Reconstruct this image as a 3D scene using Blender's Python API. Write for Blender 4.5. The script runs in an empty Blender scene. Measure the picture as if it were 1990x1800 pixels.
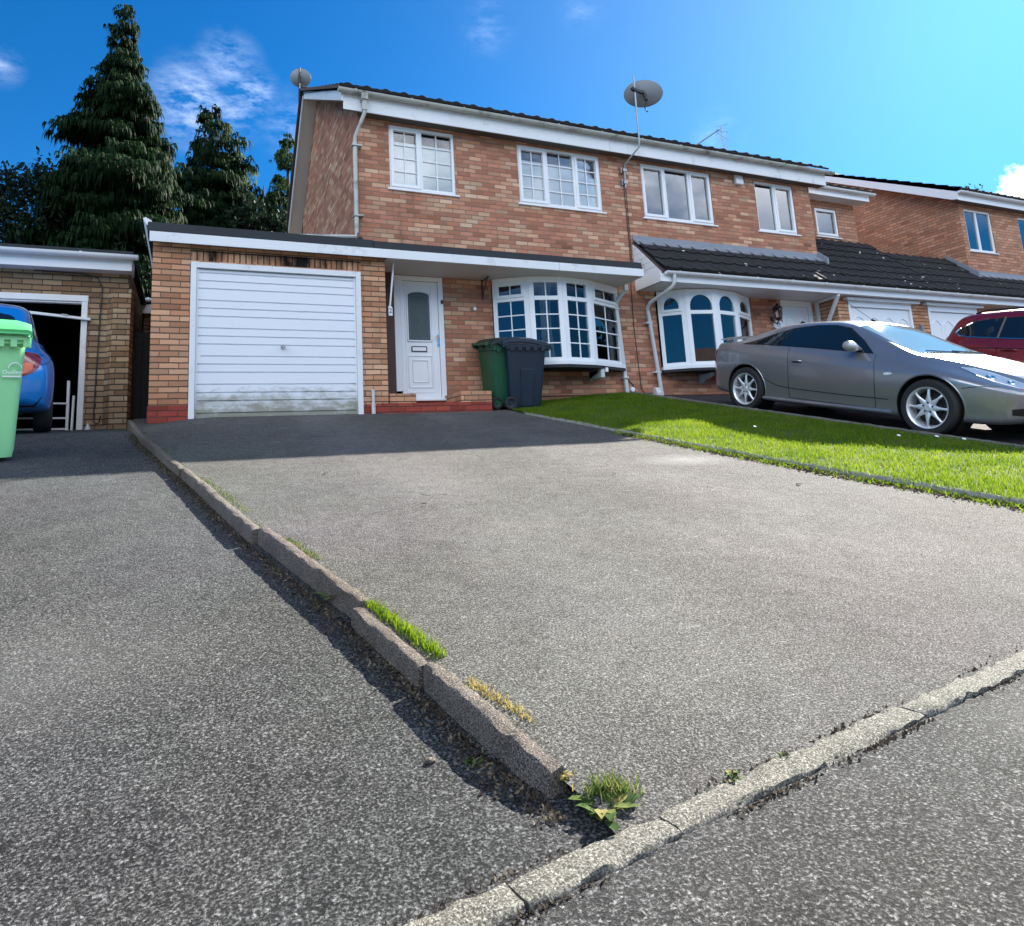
import bpy, bmesh, math, random
import numpy as np
from mathutils import Vector, Matrix
from mathutils.bvhtree import BVHTree
R = math.radians
random.seed(7); RNG = np.random.default_rng(7)
sc = bpy.context.scene
COL = sc.collection

# ------------------------------------------------------------------ camera
YAW, PITCH, ROLL = 0.41703, 0.16468, -0.05291
CAM = Vector((0.0301, -9.0897, -0.6117))
_cy, _sy, _cp, _sp = math.cos(YAW), math.sin(YAW), math.cos(PITCH), math.sin(PITCH)
fw = Vector((_sy*_cp, _cy*_cp, _sp)); rt = Vector((_cy, -_sy, 0)); up = rt.cross(fw)
r2 = rt*math.cos(ROLL) + up*math.sin(ROLL); u2 = -rt*math.sin(ROLL) + up*math.cos(ROLL)
cam = bpy.data.objects.new('camera', bpy.data.cameras.new('camera')); COL.objects.link(cam)
cam.matrix_world = Matrix(((r2.x, u2.x, -fw.x, CAM.x), (r2.y, u2.y, -fw.y, CAM.y), (r2.z, u2.z, -fw.z, CAM.z), (0, 0, 0, 1)))
cam.data.sensor_fit = 'HORIZONTAL'; cam.data.sensor_width = 36
cam.data.lens = 1299.84/1990*36
cam.data.shift_x = (995-938.83)/1990; cam.data.shift_y = (672.69-900)/1990
cam.data.clip_start = 0.05; cam.data.clip_end = 2000
sc.camera = cam

# ------------------------------------------------------------------ sky, sun, exposure
SUN_EL, SUN_AZ = R(31.5), R(67)            # azimuth from +Y towards +X
SUND = Vector((math.sin(SUN_AZ)*math.cos(SUN_EL), math.cos(SUN_AZ)*math.cos(SUN_EL), math.sin(SUN_EL)))
sun = bpy.data.objects.new('sun', bpy.data.lights.new('sun', 'SUN')); COL.objects.link(sun)
sun.data.energy = 4.6; sun.data.angle = R(0.5); sun.data.color = (1, 0.94, 0.84)
sun.rotation_euler = SUND.to_track_quat('Z', 'Y').to_euler()
sc.view_settings.view_transform = 'Standard'; sc.view_settings.look = 'None'
sc.view_settings.exposure = 2.0; sc.view_settings.gamma = 1.0
sc.view_settings.use_curve_mapping = False
SKY_STRENGTH = 0.15

def pixdir(px, py):
    return (r2*((px-938.83)/1299.84) + u2*(-(py-672.69)/1299.84) + fw).normalized()

w = bpy.data.worlds.new('World'); sc.world = w; w.use_nodes = True
nt = w.node_tree; nt.nodes.clear()
def N(t, typ, **k):
    n = t.nodes.new(typ)
    for a, b in k.items():
        if a.startswith('i_'): n.inputs[a[2:]].default_value = b
        else: setattr(n, a, b)
    return n
def mth(t, op, a, b=None, c=None, clamp=False):
    n = t.nodes.new('ShaderNodeMath'); n.operation = op; n.use_clamp = clamp
    for i, v in enumerate((a, b, c)):
        if v is None: continue
        if isinstance(v, (int, float)): n.inputs[i].default_value = v
        else: t.links.new(v, n.inputs[i])
    return n.outputs[0]
def mixc(t, fac, a, b, mode='MIX'):
    n = t.nodes.new('ShaderNodeMix'); n.data_type = 'RGBA'; n.blend_type = mode
    for i, v in ((0, fac), (6, a), (7, b)):
        if isinstance(v, (int, float)): n.inputs[i].default_value = v
        elif isinstance(v, tuple): n.inputs[i].default_value = (*v[:3], 1)
        else: t.links.new(v, n.inputs[i])
    return n.outputs[2]
def ramp(t, fac, stops, interp='LINEAR'):
    n = t.nodes.new('ShaderNodeValToRGB'); n.color_ramp.interpolation = interp
    e = n.color_ramp.elements
    while len(e) < len(stops): e.new(0.5)
    for el, (p, c) in zip(e, stops):
        el.position = p; el.color = (*c, 1) if len(c) == 3 else c
    t.links.new(fac, n.inputs[0]); return n.outputs[0]
def noise(t, vec, scale, detail=3, rough=.55, out='Fac'):
    n = t.nodes.new('ShaderNodeTexNoise'); n.inputs['Scale'].default_value = scale
    n.inputs['Detail'].default_value = detail; n.inputs['Roughness'].default_value = rough
    if vec is not None: t.links.new(vec, n.inputs['Vector'])
    return n.outputs[out]

sky = N(nt, 'ShaderNodeTexSky', sky_type='NISHITA', sun_disc=False, sun_elevation=SUN_EL, sun_rotation=SUN_AZ,
        air_density=1.0, dust_density=0.32, ozone_density=3.0, altitude=50)
tc = nt.nodes.new('ShaderNodeTexCoord')
skycol = mixc(nt, 1.0, sky.outputs[0], (.014, .172, .30), 'MULTIPLY')     # deep polarised blue
# pale aureole in the air round the sun and a paler band low down
dpS = nt.nodes.new('ShaderNodeVectorMath'); dpS.operation = 'DOT_PRODUCT'; nt.links.new(tc.outputs['Generated'], dpS.inputs[0]); dpS.inputs[1].default_value = SUND
aur = mth(nt, 'POWER', mth(nt, 'MAXIMUM', dpS.outputs['Value'], 0.0), 9.0)
skycol = mixc(nt, mth(nt, 'MULTIPLY', aur, .24), skycol, (1.75, 1.95, 2.1))
sz_ = nt.nodes.new('ShaderNodeSeparateXYZ'); nt.links.new(tc.outputs['Generated'], sz_.inputs[0])
lowb = mth(nt, 'POWER', mth(nt, 'SUBTRACT', 1, mth(nt, 'ABSOLUTE', sz_.outputs[2])), 4.0)
skycol = mixc(nt, mth(nt, 'MULTIPLY', lowb, .10), skycol, (1.3, 1.6, 1.9))
# fair-weather clouds: a few small ones in front, bigger ones low on the right and behind the viewer
def cloud_blob(d, size, fuzz):
    dp = nt.nodes.new('ShaderNodeVectorMath'); dp.operation = 'DOT_PRODUCT'
    nt.links.new(tc.outputs['Generated'], dp.inputs[0]); dp.inputs[1].default_value = d
    ang = mth(nt, 'ARCCOSINE', mth(nt, 'MINIMUM', dp.outputs['Value'], 1.0))
    n = noise(nt, tc.outputs['Generated'], fuzz, 6, .6)
    return mth(nt, 'SUBTRACT', mth(nt, 'MULTIPLY', n, 2.1), mth(nt, 'ADD', mth(nt, 'DIVIDE', ang, size), .42))
tot = None
wsp = nt.nodes.new('ShaderNodeMapping'); wsp.inputs['Rotation'].default_value = (0, R(35), R(20)); wsp.inputs['Scale'].default_value = (1, 1, 2.6); nt.links.new(tc.outputs['Generated'], wsp.inputs[0])
wn_ = noise(nt, wsp.outputs[0], 17, 9, .68)
for (px, py, s, dens) in ((443, 128, .055, .50), (490, 180, .045, .55), (380, 200, .075, .55), (455, 215, .06, .35), (560, 240, .06, .2), (0, 128, .03, .3), (1395, 268, .05, .3), (950, 50, .05, .18), (1130, 20, .04, .18)):
    dp = nt.nodes.new('ShaderNodeVectorMath'); dp.operation = 'DOT_PRODUCT'; nt.links.new(tc.outputs['Generated'], dp.inputs[0]); dp.inputs[1].default_value = pixdir(px, py)
    ang = mth(nt, 'ARCCOSINE', mth(nt, 'MINIMUM', dp.outputs['Value'], 1.0))
    fall = mth(nt, 'SUBTRACT', 1, mth(nt, 'DIVIDE', ang, s), clamp=True)
    b = mth(nt, 'MULTIPLY', mth(nt, 'MULTIPLY', mth(nt, 'MULTIPLY', mth(nt, 'SUBTRACT', wn_, .40), 3.0, clamp=True), mth(nt, 'POWER', fall, 1.6)), mth(nt, 'MULTIPLY', dens, .62))
    tot = b if tot is None else mth(nt, 'MAXIMUM', tot, b)
for (px, py, s, fz) in ((1990, 398, .055, 16), (2120, 395, .10, 12)):
    tot = mth(nt, 'MAXIMUM', tot, mth(nt, 'MULTIPLY', cloud_blob(pixdir(px, py), s, fz), 2.6, clamp=True))
# unseen cumulus bank behind the viewer, enlarged and brightened to light the house fronts
sx = nt.nodes.new('ShaderNodeSeparateXYZ'); nt.links.new(tc.outputs['Generated'], sx.inputs[0])
mp_ = nt.nodes.new('ShaderNodeMapping'); mp_.inputs['Scale'].default_value = (1, 1, 1.7); nt.links.new(tc.outputs['Generated'], mp_.inputs[0])
cn = noise(nt, mp_.outputs[0], 2.3, 7, .58)
bk = mth(nt, 'MULTIPLY', mth(nt, 'SUBTRACT', mth(nt, 'ADD', mth(nt, 'MULTIPLY', sx.outputs[1], -.80), mth(nt, 'MULTIPLY', sx.outputs[0], -.62)), .30), 3.0, clamp=True)
bk = mth(nt, 'MAXIMUM', bk, mth(nt, 'MULTIPLY', mth(nt, 'SUBTRACT', mth(nt, 'MULTIPLY', sx.outputs[1], -1), .2), 3.0, clamp=True))
bank = mth(nt, 'MULTIPLY', mth(nt, 'MULTIPLY', mth(nt, 'SUBTRACT', cn, .37), 6, clamp=True), bk)
bank = mth(nt, 'MULTIPLY', bank, mth(nt, 'MULTIPLY', mth(nt, 'SUBTRACT', .97, sx.outputs[2]), 3, clamp=True))
bank = mth(nt, 'MULTIPLY', bank, mth(nt, 'MULTIPLY', mth(nt, 'SUBTRACT', sx.outputs[2], .23), 5, clamp=True))
tot = mth(nt, 'MAXIMUM', tot, mth(nt, 'MULTIPLY', bank, .95))
cshade = mixc(nt, mth(nt, 'MULTIPLY', mth(nt, 'SUBTRACT', cn, .40), 4.5, clamp=True), (3.2, 3.9, 5.0), (9.6, 9.7, 9.8))
col = mixc(nt, tot, skycol, cshade)
bg = N(nt, 'ShaderNodeBackground', i_Strength=SKY_STRENGTH); nt.links.new(col, bg.inputs['Color'])
wo = nt.nodes.new('ShaderNodeOutputWorld'); nt.links.new(bg.outputs[0], wo.inputs['Surface'])

# ------------------------------------------------------------------ materials
def newmat(name):
    m = bpy.data.materials.new(name); m.use_nodes = True
    t = m.node_tree; return m, t, t.nodes['Principled BSDF']
def pmat(name, col, rough=.5, var=.12, vscale=3, bump=0, bscale=60, metal=0, spec=.5, coat=0, ior=None, dirt=None, emis=None):
    """plain procedural surface: base colour with soft blotchy variation, optional bump and grime"""
    m, t, p = newmat(name)
    tcn = t.nodes.new('ShaderNodeTexCoord'); v = tcn.outputs['Object']
    a = noise(t, v, vscale, 5, .6)
    k = mth(t, 'ADD', mth(t, 'MULTIPLY', a, 2*var), 1-var)
    c = mixc(t, 1.0, col, (1, 1, 1), 'MULTIPLY')
    n = t.nodes.new('ShaderNodeVectorMath'); n.operation = 'SCALE'; n.inputs[0].default_value = col; t.links.new(k, n.inputs['Scale'])
    c = n.outputs[0]
    if dirt:
        dcol, amt, dsc = dirt
        dn = noise(t, v, dsc, 6, .7)
        f = mth(t, 'MULTIPLY', mth(t, 'SUBTRACT', dn, .62-.12*amt), 6, clamp=True)
        c = mixc(t, mth(t, 'MULTIPLY', f, amt), c, dcol)
    t.links.new(c, p.inputs['Base Color'])
    p.inputs['Roughness'].default_value = rough; p.inputs['Metallic'].default_value = metal
    p.inputs['Specular IOR Level'].default_value = spec; p.inputs['Coat Weight'].default_value = coat
    p.inputs['Coat Roughness'].default_value = .03
    if ior: p.inputs['IOR'].default_value = ior
    if bump:
        b = t.nodes.new('ShaderNodeBump'); b.inputs['Strength'].default_value = bump; b.inputs['Distance'].default_value = .01
        t.links.new(noise(t, v, bscale, 4, .6), b.inputs['Height']); t.links.new(b.outputs[0], p.inputs['Normal'])
    return m

def brickmat(name, palette, mortar=(.16, .13, .10), soldier=False, stain=None, gloss=.85, joint=.007, vj=1.0):
    m, t, p = newmat(name)
    g = t.nodes.new('ShaderNodeNewGeometry')
    sp = t.nodes.new('ShaderNodeSeparateXYZ'); t.links.new(g.outputs['Position'], sp.inputs[0])
    sn = t.nodes.new('ShaderNodeSeparateXYZ'); t.links.new(g.outputs['True Normal'], sn.inputs[0])
    side = mth(t, 'GREATER_THAN', mth(t, 'ABSOLUTE', sn.outputs[0]), .71)
    flat = mth(t, 'GREATER_THAN', mth(t, 'ABSOLUTE', sn.outputs[2]), .71)
    X, Y, Z = sp.outputs
    uu = mth(t, 'ADD', mth(t, 'MULTIPLY', X, mth(t, 'SUBTRACT', 1, side)), mth(t, 'MULTIPLY', mth(t, 'ADD', Y, .1125), side))
    vv = mth(t, 'ADD', mth(t, 'MULTIPLY', Z, mth(t, 'SUBTRACT', 1, flat)), mth(t, 'MULTIPLY', Y, flat))
    n1 = noise(t, g.outputs['Position'], 9, 3, .6, 'Color'); s1 = t.nodes.new('ShaderNodeSeparateColor'); t.links.new(n1, s1.inputs[0])
    uu = mth(t, 'ADD', uu, mth(t, 'MULTIPLY', mth(t, 'SUBTRACT', s1.outputs[0], .5), .018))
    vv = mth(t, 'ADD', vv, mth(t, 'MULTIPLY', mth(t, 'SUBTRACT', s1.outputs[1], .5), .011))
    if soldier: uu, vv = mth(t, 'ADD', vv, .03), uu
    v = mth(t, 'DIVIDE', vv, .075); row = mth(t, 'FLOOR', v)
    u = mth(t, 'ADD', mth(t, 'DIVIDE', uu, .225), mth(t, 'MULTIPLY', mth(t, 'MODULO', mth(t, 'ABSOLUTE', row), 2), 0 if soldier else .5))
    colm = mth(t, 'FLOOR', u); fu = mth(t, 'SUBTRACT', u, colm); fv = mth(t, 'SUBTRACT', v, row)
    du = mth(t, 'MULTIPLY', mth(t, 'MINIMUM', fu, mth(t, 'SUBTRACT', 1, fu)), .225)
    dv = mth(t, 'MULTIPLY', mth(t, 'MINIMUM', fv, mth(t, 'SUBTRACT', 1, fv)), .075)
    dist = mth(t, 'MINIMUM', mth(t, 'MULTIPLY', du, vj), dv)
    nf = noise(t, g.outputs['Position'], 70, 4, .65)
    dist = mth(t, 'ADD', dist, mth(t, 'MULTIPLY', mth(t, 'SUBTRACT', nf, .5), .006))
    mk = t.nodes.new('ShaderNodeMapRange'); mk.interpolation_type = 'SMOOTHSTEP'
    mk.inputs[1].default_value = joint-.003; mk.inputs[2].default_value = joint+.002; t.links.new(dist, mk.inputs[0])
    mask = mk.outputs[0]
    cv = t.nodes.new('ShaderNodeCombineXYZ'); t.links.new(colm, cv.inputs[0]); t.links.new(row, cv.inputs[1]); t.links.new(side, cv.inputs[2])
    wn = t.nodes.new('ShaderNodeTexWhiteNoise'); wn.noise_dimensions = '3D'; t.links.new(cv.outputs[0], wn.inputs['Vector'])
    big = noise(t, g.outputs['Position'], .9, 2, .5)
    sel = mth(t, 'ADD', mth(t, 'MULTIPLY', wn.outputs['Value'], .72), mth(t, 'MULTIPLY', mth(t, 'SUBTRACT', big, .32), .75), clamp=True)
    bc = ramp(t, sel, [(i/(len(palette)-1), c) for i, c in enumerate(palette)])
    wr = t.nodes.new('ShaderNodeSeparateColor'); t.links.new(wn.outputs['Color'], wr.inputs[0])
    k = mth(t, 'ADD', .72, mth(t, 'ADD', mth(t, 'MULTIPLY', wr.outputs[1], .42), mth(t, 'MULTIPLY', mth(t, 'SUBTRACT', nf, .5), .55)))
    sc_ = t.nodes.new('ShaderNodeVectorMath'); sc_.operation = 'SCALE'; t.links.new(bc, sc_.inputs[0]); t.links.new(k, sc_.inputs['Scale'])
    c = mixc(t, mask, mortar, sc_.outputs[0])
    if stain:
        scol, amt, ssc = stain
        mp = t.nodes.new('ShaderNodeMapping'); mp.inputs['Scale'].default_value = (1, 1, .35); t.links.new(g.outputs['Position'], mp.inputs[0])
        dn = noise(t, mp.outputs[0], ssc, 5, .65)
        f = mth(t, 'MULTIPLY', mth(t, 'SUBTRACT', dn, .66-.2*amt), 7, clamp=True)
        c = mixc(t, mth(t, 'MULTIPLY', f, min(1, .55+.45*amt)), c, scol)
    t.links.new(c, p.inputs['Base Color']); p.inputs['Roughness'].default_value = gloss; p.inputs['Specular IOR Level'].default_value = .25
    b = t.nodes.new('ShaderNodeBump'); b.inputs['Strength'].default_value = .9; b.inputs['Distance'].default_value = .008
    h = mth(t, 'ADD', mask, mth(t, 'ADD', mth(t, 'MULTIPLY', nf, .35), mth(t, 'MULTIPLY', wr.outputs[2], .25)))
    t.links.new(h, b.inputs['Height']); t.links.new(b.outputs[0], p.inputs['Normal'])
    return m

def asphalt(name, dark, light, cell=95, patch=None, spec=.15, rough=.85, bump=1.0, moss=0, tracks=None, chips=.5, cracks=0):
    """old macadam: dark binder, irregular stone chips of mixed size and tone, wear, stains and hairline cracks"""
    m, t, p = newmat(name)
    g = t.nodes.new('ShaderNodeNewGeometry'); P = g.outputs['Position']
    nv = noise(t, P, cell*.9, 4, .65, 'Color')
    wv = t.nodes.new('ShaderNodeVectorMath'); wv.operation = 'MULTIPLY_ADD'; t.links.new(nv, wv.inputs[0]); wv.inputs[1].default_value = (1.1/cell,)*3; t.links.new(P, wv.inputs[2])
    def vor(sc_):
        v = t.nodes.new('ShaderNodeTexVoronoi'); v.inputs['Scale'].default_value = sc_; t.links.new(wv.outputs[0], v.inputs['Vector'])
        q = t.nodes.new('ShaderNodeSeparateColor'); t.links.new(v.outputs['Color'], q.inputs[0]); return v.outputs['Distance'], q.outputs
    d1, r1 = vor(cell); d2, r2_ = vor(cell*1.9)
    fine = noise(t, wv.outputs[0], cell*1.15, 5, .66); mid = noise(t, P, 9, 5, .65); big = noise(t, P, .9, 6, .62)
    stone_ = mth(t, 'MULTIPLY', mth(t, 'SUBTRACT', fine, .40), 5.0, clamp=True)
    c1 = stone_
    tone = mth(t, 'MULTIPLY', stone_, mth(t, 'ADD', .36, mth(t, 'ADD', mth(t, 'MULTIPLY', r1[1], .30), mth(t, 'MULTIPLY', r2_[1], .18))))
    tone = mth(t, 'ADD', tone, mth(t, 'MULTIPLY', mth(t, 'SUBTRACT', mid, .5), .30))
    tone = mth(t, 'ADD', tone, mth(t, 'MULTIPLY', mth(t, 'SUBTRACT', big, .5), .38))
    if tracks:
        sp = t.nodes.new('ShaderNodeSeparateXYZ'); t.links.new(P, sp.inputs[0])
        for x0, wd, k in tracks:
            q = mth(t, 'DIVIDE', mth(t, 'SUBTRACT', mth(t, 'ADD', sp.outputs[0], mth(t, 'MULTIPLY', mth(t, 'SUBTRACT', big, .5), .8)), x0), wd)
            tone = mth(t, 'ADD', tone, mth(t, 'MULTIPLY', mth(t, 'SUBTRACT', 1, mth(t, 'MULTIPLY', q, q), clamp=True), k))
    c = ramp(t, mth(t, 'ADD', tone, .06, clamp=True), [(0, tuple(x*.35 for x in dark)), (.22, dark), (.55, tuple((a+b_)/2 for a, b_ in zip(dark, light))), (.85, light), (1, tuple(min(1, x*1.6) for x in light))])
    tint = noise(t, P, .6, 3, .6, 'Color'); c = mixc(t, .10, c, tint, 'OVERLAY')
    if patch:
        for (px, py, rx, ry, col, k) in patch:
            mp = t.nodes.new('ShaderNodeMapping'); mp.vector_type = 'POINT'
            mp.inputs['Location'].default_value = (-px/rx, -py/ry, 0); mp.inputs['Scale'].default_value = (1/rx, 1/ry, 0); t.links.new(P, mp.inputs[0])
            ln = t.nodes.new('ShaderNodeVectorMath'); ln.operation = 'LENGTH'; t.links.new(mp.outputs[0], ln.inputs[0])
            f = mth(t, 'SUBTRACT', 1.25, mth(t, 'ADD', ln.outputs['Value'], mth(t, 'MULTIPLY', mth(t, 'SUBTRACT', mid, .3), 1.2)), clamp=True)
            c = mixc(t, mth(t, 'MULTIPLY', mth(t, 'MULTIPLY', f, mth(t, 'ADD', .3, r1[2])), k, clamp=True), c, col)
    if cracks:
        vc = t.nodes.new('ShaderNodeTexVoronoi'); vc.feature = 'DISTANCE_TO_EDGE'; vc.inputs['Scale'].default_value = .55
        w2 = t.nodes.new('ShaderNodeVectorMath'); w2.operation = 'MULTIPLY_ADD'; t.links.new(noise(t, P, 2.2, 5, .65, 'Color'), w2.inputs[0]); w2.inputs[1].default_value = (.9,)*3; t.links.new(P, w2.inputs[2]); t.links.new(w2.outputs[0], vc.inputs['Vector'])
        f = mth(t, 'MULTIPLY', mth(t, 'LESS_THAN', vc.outputs['Distance'], .0035), mth(t, 'MULTIPLY', mth(t, 'SUBTRACT', big, .50), 8, clamp=True))
        c = mixc(t, mth(t, 'MULTIPLY', f, cracks), c, (.012, .012, .010))
    if moss:
        f = mth(t, 'MULTIPLY', mth(t, 'SUBTRACT', noise(t, P, 1.7, 6, .7), .6), 4, clamp=True)
        c = mixc(t, mth(t, 'MULTIPLY', f, moss), c, (.07, .085, .035))
    t.links.new(c, p.inputs['Base Color']); p.inputs['Roughness'].default_value = rough; p.inputs['Specular IOR Level'].default_value = spec
    h = mth(t, 'ADD', mth(t, 'MULTIPLY', c1, mth(t, 'ADD', .35, mth(t, 'MULTIPLY', r1[2], .6))), mth(t, 'ADD', mth(t, 'MULTIPLY', fine, .8), mth(t, 'MULTIPLY', mid, .5)))
    b = t.nodes.new('ShaderNodeBump'); b.inputs['Strength'].default_value = bump; b.inputs['Distance'].default_value = .0065
    t.links.new(h, b.inputs['Height']); t.links.new(b.outputs[0], p.inputs['Normal'])
    return m

def leafmat(name, stops, transl=.35, rough=.5, posvar=0):
    m, t, p = newmat(name)
    g = t.nodes.new('ShaderNodeNewGeometry'); f = g.outputs['Random Per Island']
    if posvar:
        f = mth(t, 'ADD', mth(t, 'MULTIPLY', f, 1-posvar), mth(t, 'MULTIPLY', noise(t, g.outputs['Position'], 2.2, 4, .6), posvar))
    c = ramp(t, f, stops)
    t.links.new(c, p.inputs['Base Color']); p.inputs['Roughness'].default_value = rough+.1; p.inputs['Specular IOR Level'].default_value = .07
    tr = t.nodes.new('ShaderNodeBsdfTranslucent')
    hs_ = N(t, 'ShaderNodeHueSaturation'); hs_.inputs['Value'].default_value = 1.5; hs_.inputs['Hue'].default_value = .485; t.links.new(c, hs_.inputs['Color'])
    t.links.new(hs_.outputs[0], tr.inputs['Color'])
    mx = t.nodes.new('ShaderNodeMixShader'); mx.inputs[0].default_value = transl
    t.links.new(p.outputs[0], mx.inputs[1]); t.links.new(tr.outputs[0], mx.inputs[2])
    t.links.new(mx.outputs[0], t.nodes['Material Output'].inputs['Surface'])
    return m

def glassmat(name, f0=.12, tint=(.92, .98, .97), rough=.01, see=.95, wav=.0):
    """window glass: clear, with a mirror-like sky reflection that grows towards grazing"""
    m, t, p = newmat(name)
    lw = N(t, 'ShaderNodeFresnel'); lw.inputs['IOR'].default_value = 1+2*math.sqrt(f0)/(1-math.sqrt(f0))
    gl = N(t, 'ShaderNodeBsdfGlossy', i_Roughness=rough); gl.inputs['Color'].default_value = (1, 1, 1, 1)
    if wav:
        tcn = t.nodes.new('ShaderNodeTexCoord'); b = t.nodes.new('ShaderNodeBump'); b.inputs['Strength'].default_value = wav; b.inputs['Distance'].default_value = .02
        t.links.new(noise(t, tcn.outputs['Object'], 1.6, 2, .5), b.inputs['Height'])
        t.links.new(b.outputs[0], gl.inputs['Normal'])
    tr = N(t, 'ShaderNodeBsdfTransparent'); tr.inputs['Color'].default_value = tuple(x*see for x in tint)+(1,)
    mx = t.nodes.new('ShaderNodeMixShader'); t.links.new(lw.outputs[0], mx.inputs[0])
    t.links.new(tr.outputs[0], mx.inputs[1]); t.links.new(gl.outputs[0], mx.inputs[2])
    t.links.new(mx.outputs[0], t.nodes['Material Output'].inputs['Surface'])
    return m

def paint(name, col, flake=.5, rough=.3, metal=.6):
    m, t, p = newmat(name)
    tcn = t.nodes.new('ShaderNodeTexCoord')
    k = mth(t, 'ADD', .9, mth(t, 'MULTIPLY', noise(t, tcn.outputs['Object'], 2.5, 5, .6), .2))
    n = t.nodes.new('ShaderNodeVectorMath'); n.operation = 'SCALE'; n.inputs[0].default_value = col; t.links.new(k, n.inputs['Scale'])
    t.links.new(n.outputs[0], p.inputs['Base Color'])
    p.inputs['Metallic'].default_value = metal
    t.links.new(mth(t, 'ADD', rough-.06, mth(t, 'MULTIPLY', noise(t, tcn.outputs['Object'], 14, 5, .7), .14)), p.inputs['Roughness'])
    p.inputs['Coat Weight'].default_value = 1; p.inputs['Coat Roughness'].default_value = .04
    return m

HOUSE_PAL = [(.27, .105, .066), (.39, .155, .09), (.48, .215, .125), (.46, .19, .125), (.54, .28, .17), (.60, .365, .235), (.64, .44, .31)]
GAR_PAL = [(.42, .185, .10), (.51, .24, .13), (.56, .29, .165), (.60, .33, .195), (.63, .38, .24)]
LEFT_PAL = [(.20, .11, .055), (.27, .16, .085), (.34, .22, .125), (.42, .30, .18), (.47, .37, .25)]
M = {}
M['brick'] = brickmat('house_brick', HOUSE_PAL, (.27, .19, .14), joint=.006, stain=((.10, .055, .04), .12, 1.1))
M['brick_gar'] = brickmat('garage_brick', GAR_PAL, (.13, .09, .062), joint=.008, vj=1.9, stain=((.12, .08, .05), .1, 1.3))
M['brick_sold'] = brickmat('soldier_brick', GAR_PAL, (.07, .05, .035), soldier=True, stain=((.010, .009, .008), 1.12, 2.4), joint=.008)
M['brick_left'] = brickmat('neighbour_brick', LEFT_PAL, (.06, .05, .04), stain=((.03, .032, .022), .35, 1.6), joint=.008, vj=1.7)
M['brick_right'] = brickmat('right_brick', [HOUSE_PAL[1], HOUSE_PAL[2], HOUSE_PAL[4], HOUSE_PAL[2], HOUSE_PAL[5]], (.2, .15, .11))
M['red_tile'] = brickmat('red_plinth_brick', [(.26, .035, .022), (.34, .055, .033), (.30, .045, .03)], (.12, .05, .04), gloss=.5)
M['upvc'] = pmat('white_upvc', (.80, .82, .84), .28, .04, 2, spec=.45)
M['upvc_old'] = pmat('weathered_white', (.72, .74, .76), .45, .12, 1.2, dirt=((.22, .23, .20), .5, 3.5), bump=.05)
M['gutter_old'] = pmat('grimy_gutter', (.46, .47, .43), .5, .2, 2, dirt=((.10, .10, .075), .85, 3.5))
M['grey_pipe'] = pmat('light_grey_pipe', (.55, .57, .58), .4, .08, 2, dirt=((.25, .26, .24), .4, 5))
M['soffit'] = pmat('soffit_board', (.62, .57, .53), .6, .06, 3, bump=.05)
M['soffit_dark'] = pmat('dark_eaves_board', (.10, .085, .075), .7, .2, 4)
M['felt'] = pmat('black_roof_felt', (.022, .026, .030), .85, .3, 3, bump=.4, bscale=120)
def lichen_tile():
    m, t, p = newmat('lichen_spotted_tile'); g = t.nodes.new('ShaderNodeNewGeometry'); P = g.outputs['Position']
    c = mixc(t, noise(t, P, 5, 5, .65), (.010, .011, .012), (.034, .030, .031))
    f = mth(t, 'MULTIPLY', mth(t, 'SUBTRACT', noise(t, P, 1.1, 4, .6), .52), 3, clamp=True); c = mixc(t, mth(t, 'MULTIPLY', f, .5), c, (.035, .038, .028))
    vo = t.nodes.new('ShaderNodeTexVoronoi'); vo.inputs['Scale'].default_value = 6.5; t.links.new(P, vo.inputs['Vector'])
    vs = t.nodes.new('ShaderNodeSeparateColor'); t.links.new(vo.outputs['Color'], vs.inputs[0])
    d = mth(t, 'ADD', vo.outputs['Distance'], mth(t, 'MULTIPLY', mth(t, 'SUBTRACT', noise(t, P, 40, 3), .5), .12))
    spot = mth(t, 'MULTIPLY', mth(t, 'LESS_THAN', d, mth(t, 'ADD', .06, mth(t, 'MULTIPLY', vs.outputs[1], .17))), mth(t, 'GREATER_THAN', vs.outputs[0], .72))
    c = mixc(t, mth(t, 'MULTIPLY', spot, .9), c, (.55, .56, .52)); t.links.new(c, p.inputs['Base Color'])
    p.inputs['Roughness'].default_value = .85; p.inputs['Specular IOR Level'].default_value = .3
    b = t.nodes.new('ShaderNodeBump'); b.inputs['Strength'].default_value = .35; b.inputs['Distance'].default_value = .01; t.links.new(noise(t, P, 90, 4), b.inputs['Height']); t.links.new(b.outputs[0], p.inputs['Normal'])
    return m
M['tile_l'] = lichen_tile()
M['tile'] = pmat('concrete_roof_tile', (.020, .019, .019), .85, .45, 5, bump=.35, bscale=90, dirt=((.08, .08, .07), .35, 9))
M['tile_brown'] = pmat('brown_roof_tile', (.10, .065, .055), .8, .3, 4, bump=.3, bscale=90)
M['lead'] = pmat('lead_flashing', (.22, .24, .28), .5, .15, 3, bump=.15, bscale=20)
M['dark_in'] = pmat('dark_room', (.012, .014, .016), .9, .2)  # near-black backing: the darkness of unlit interiors is put into the colour
M['blind'] = pmat('roller_blind', (.80, .88, .87), .8, .03, 2)
M['curtain'] = pmat('net_curtain', (.62, .60, .52), .8, .1, 4)
M['curtain_d'] = pmat('striped_drape', (.42, .39, .30), .8, .2, 9)
M['glass'] = glassmat('window_glass', .045, (1, 1, 1), see=.98, wav=.05); M['glass_sky'] = glassmat('sky_mirroring_glass', .20, wav=.06)
M['glass_bay'] = glassmat('bay_glass', .05, (.80, .86, .90), wav=.06)
M['obscure'] = pmat('patterned_glass', (.055, .085, .09), .18, .25, 30, bump=.5, bscale=70, spec=.35)
M['black'] = pmat('black_plastic', (.012, .012, .013), .45, .2, 6)
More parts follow.
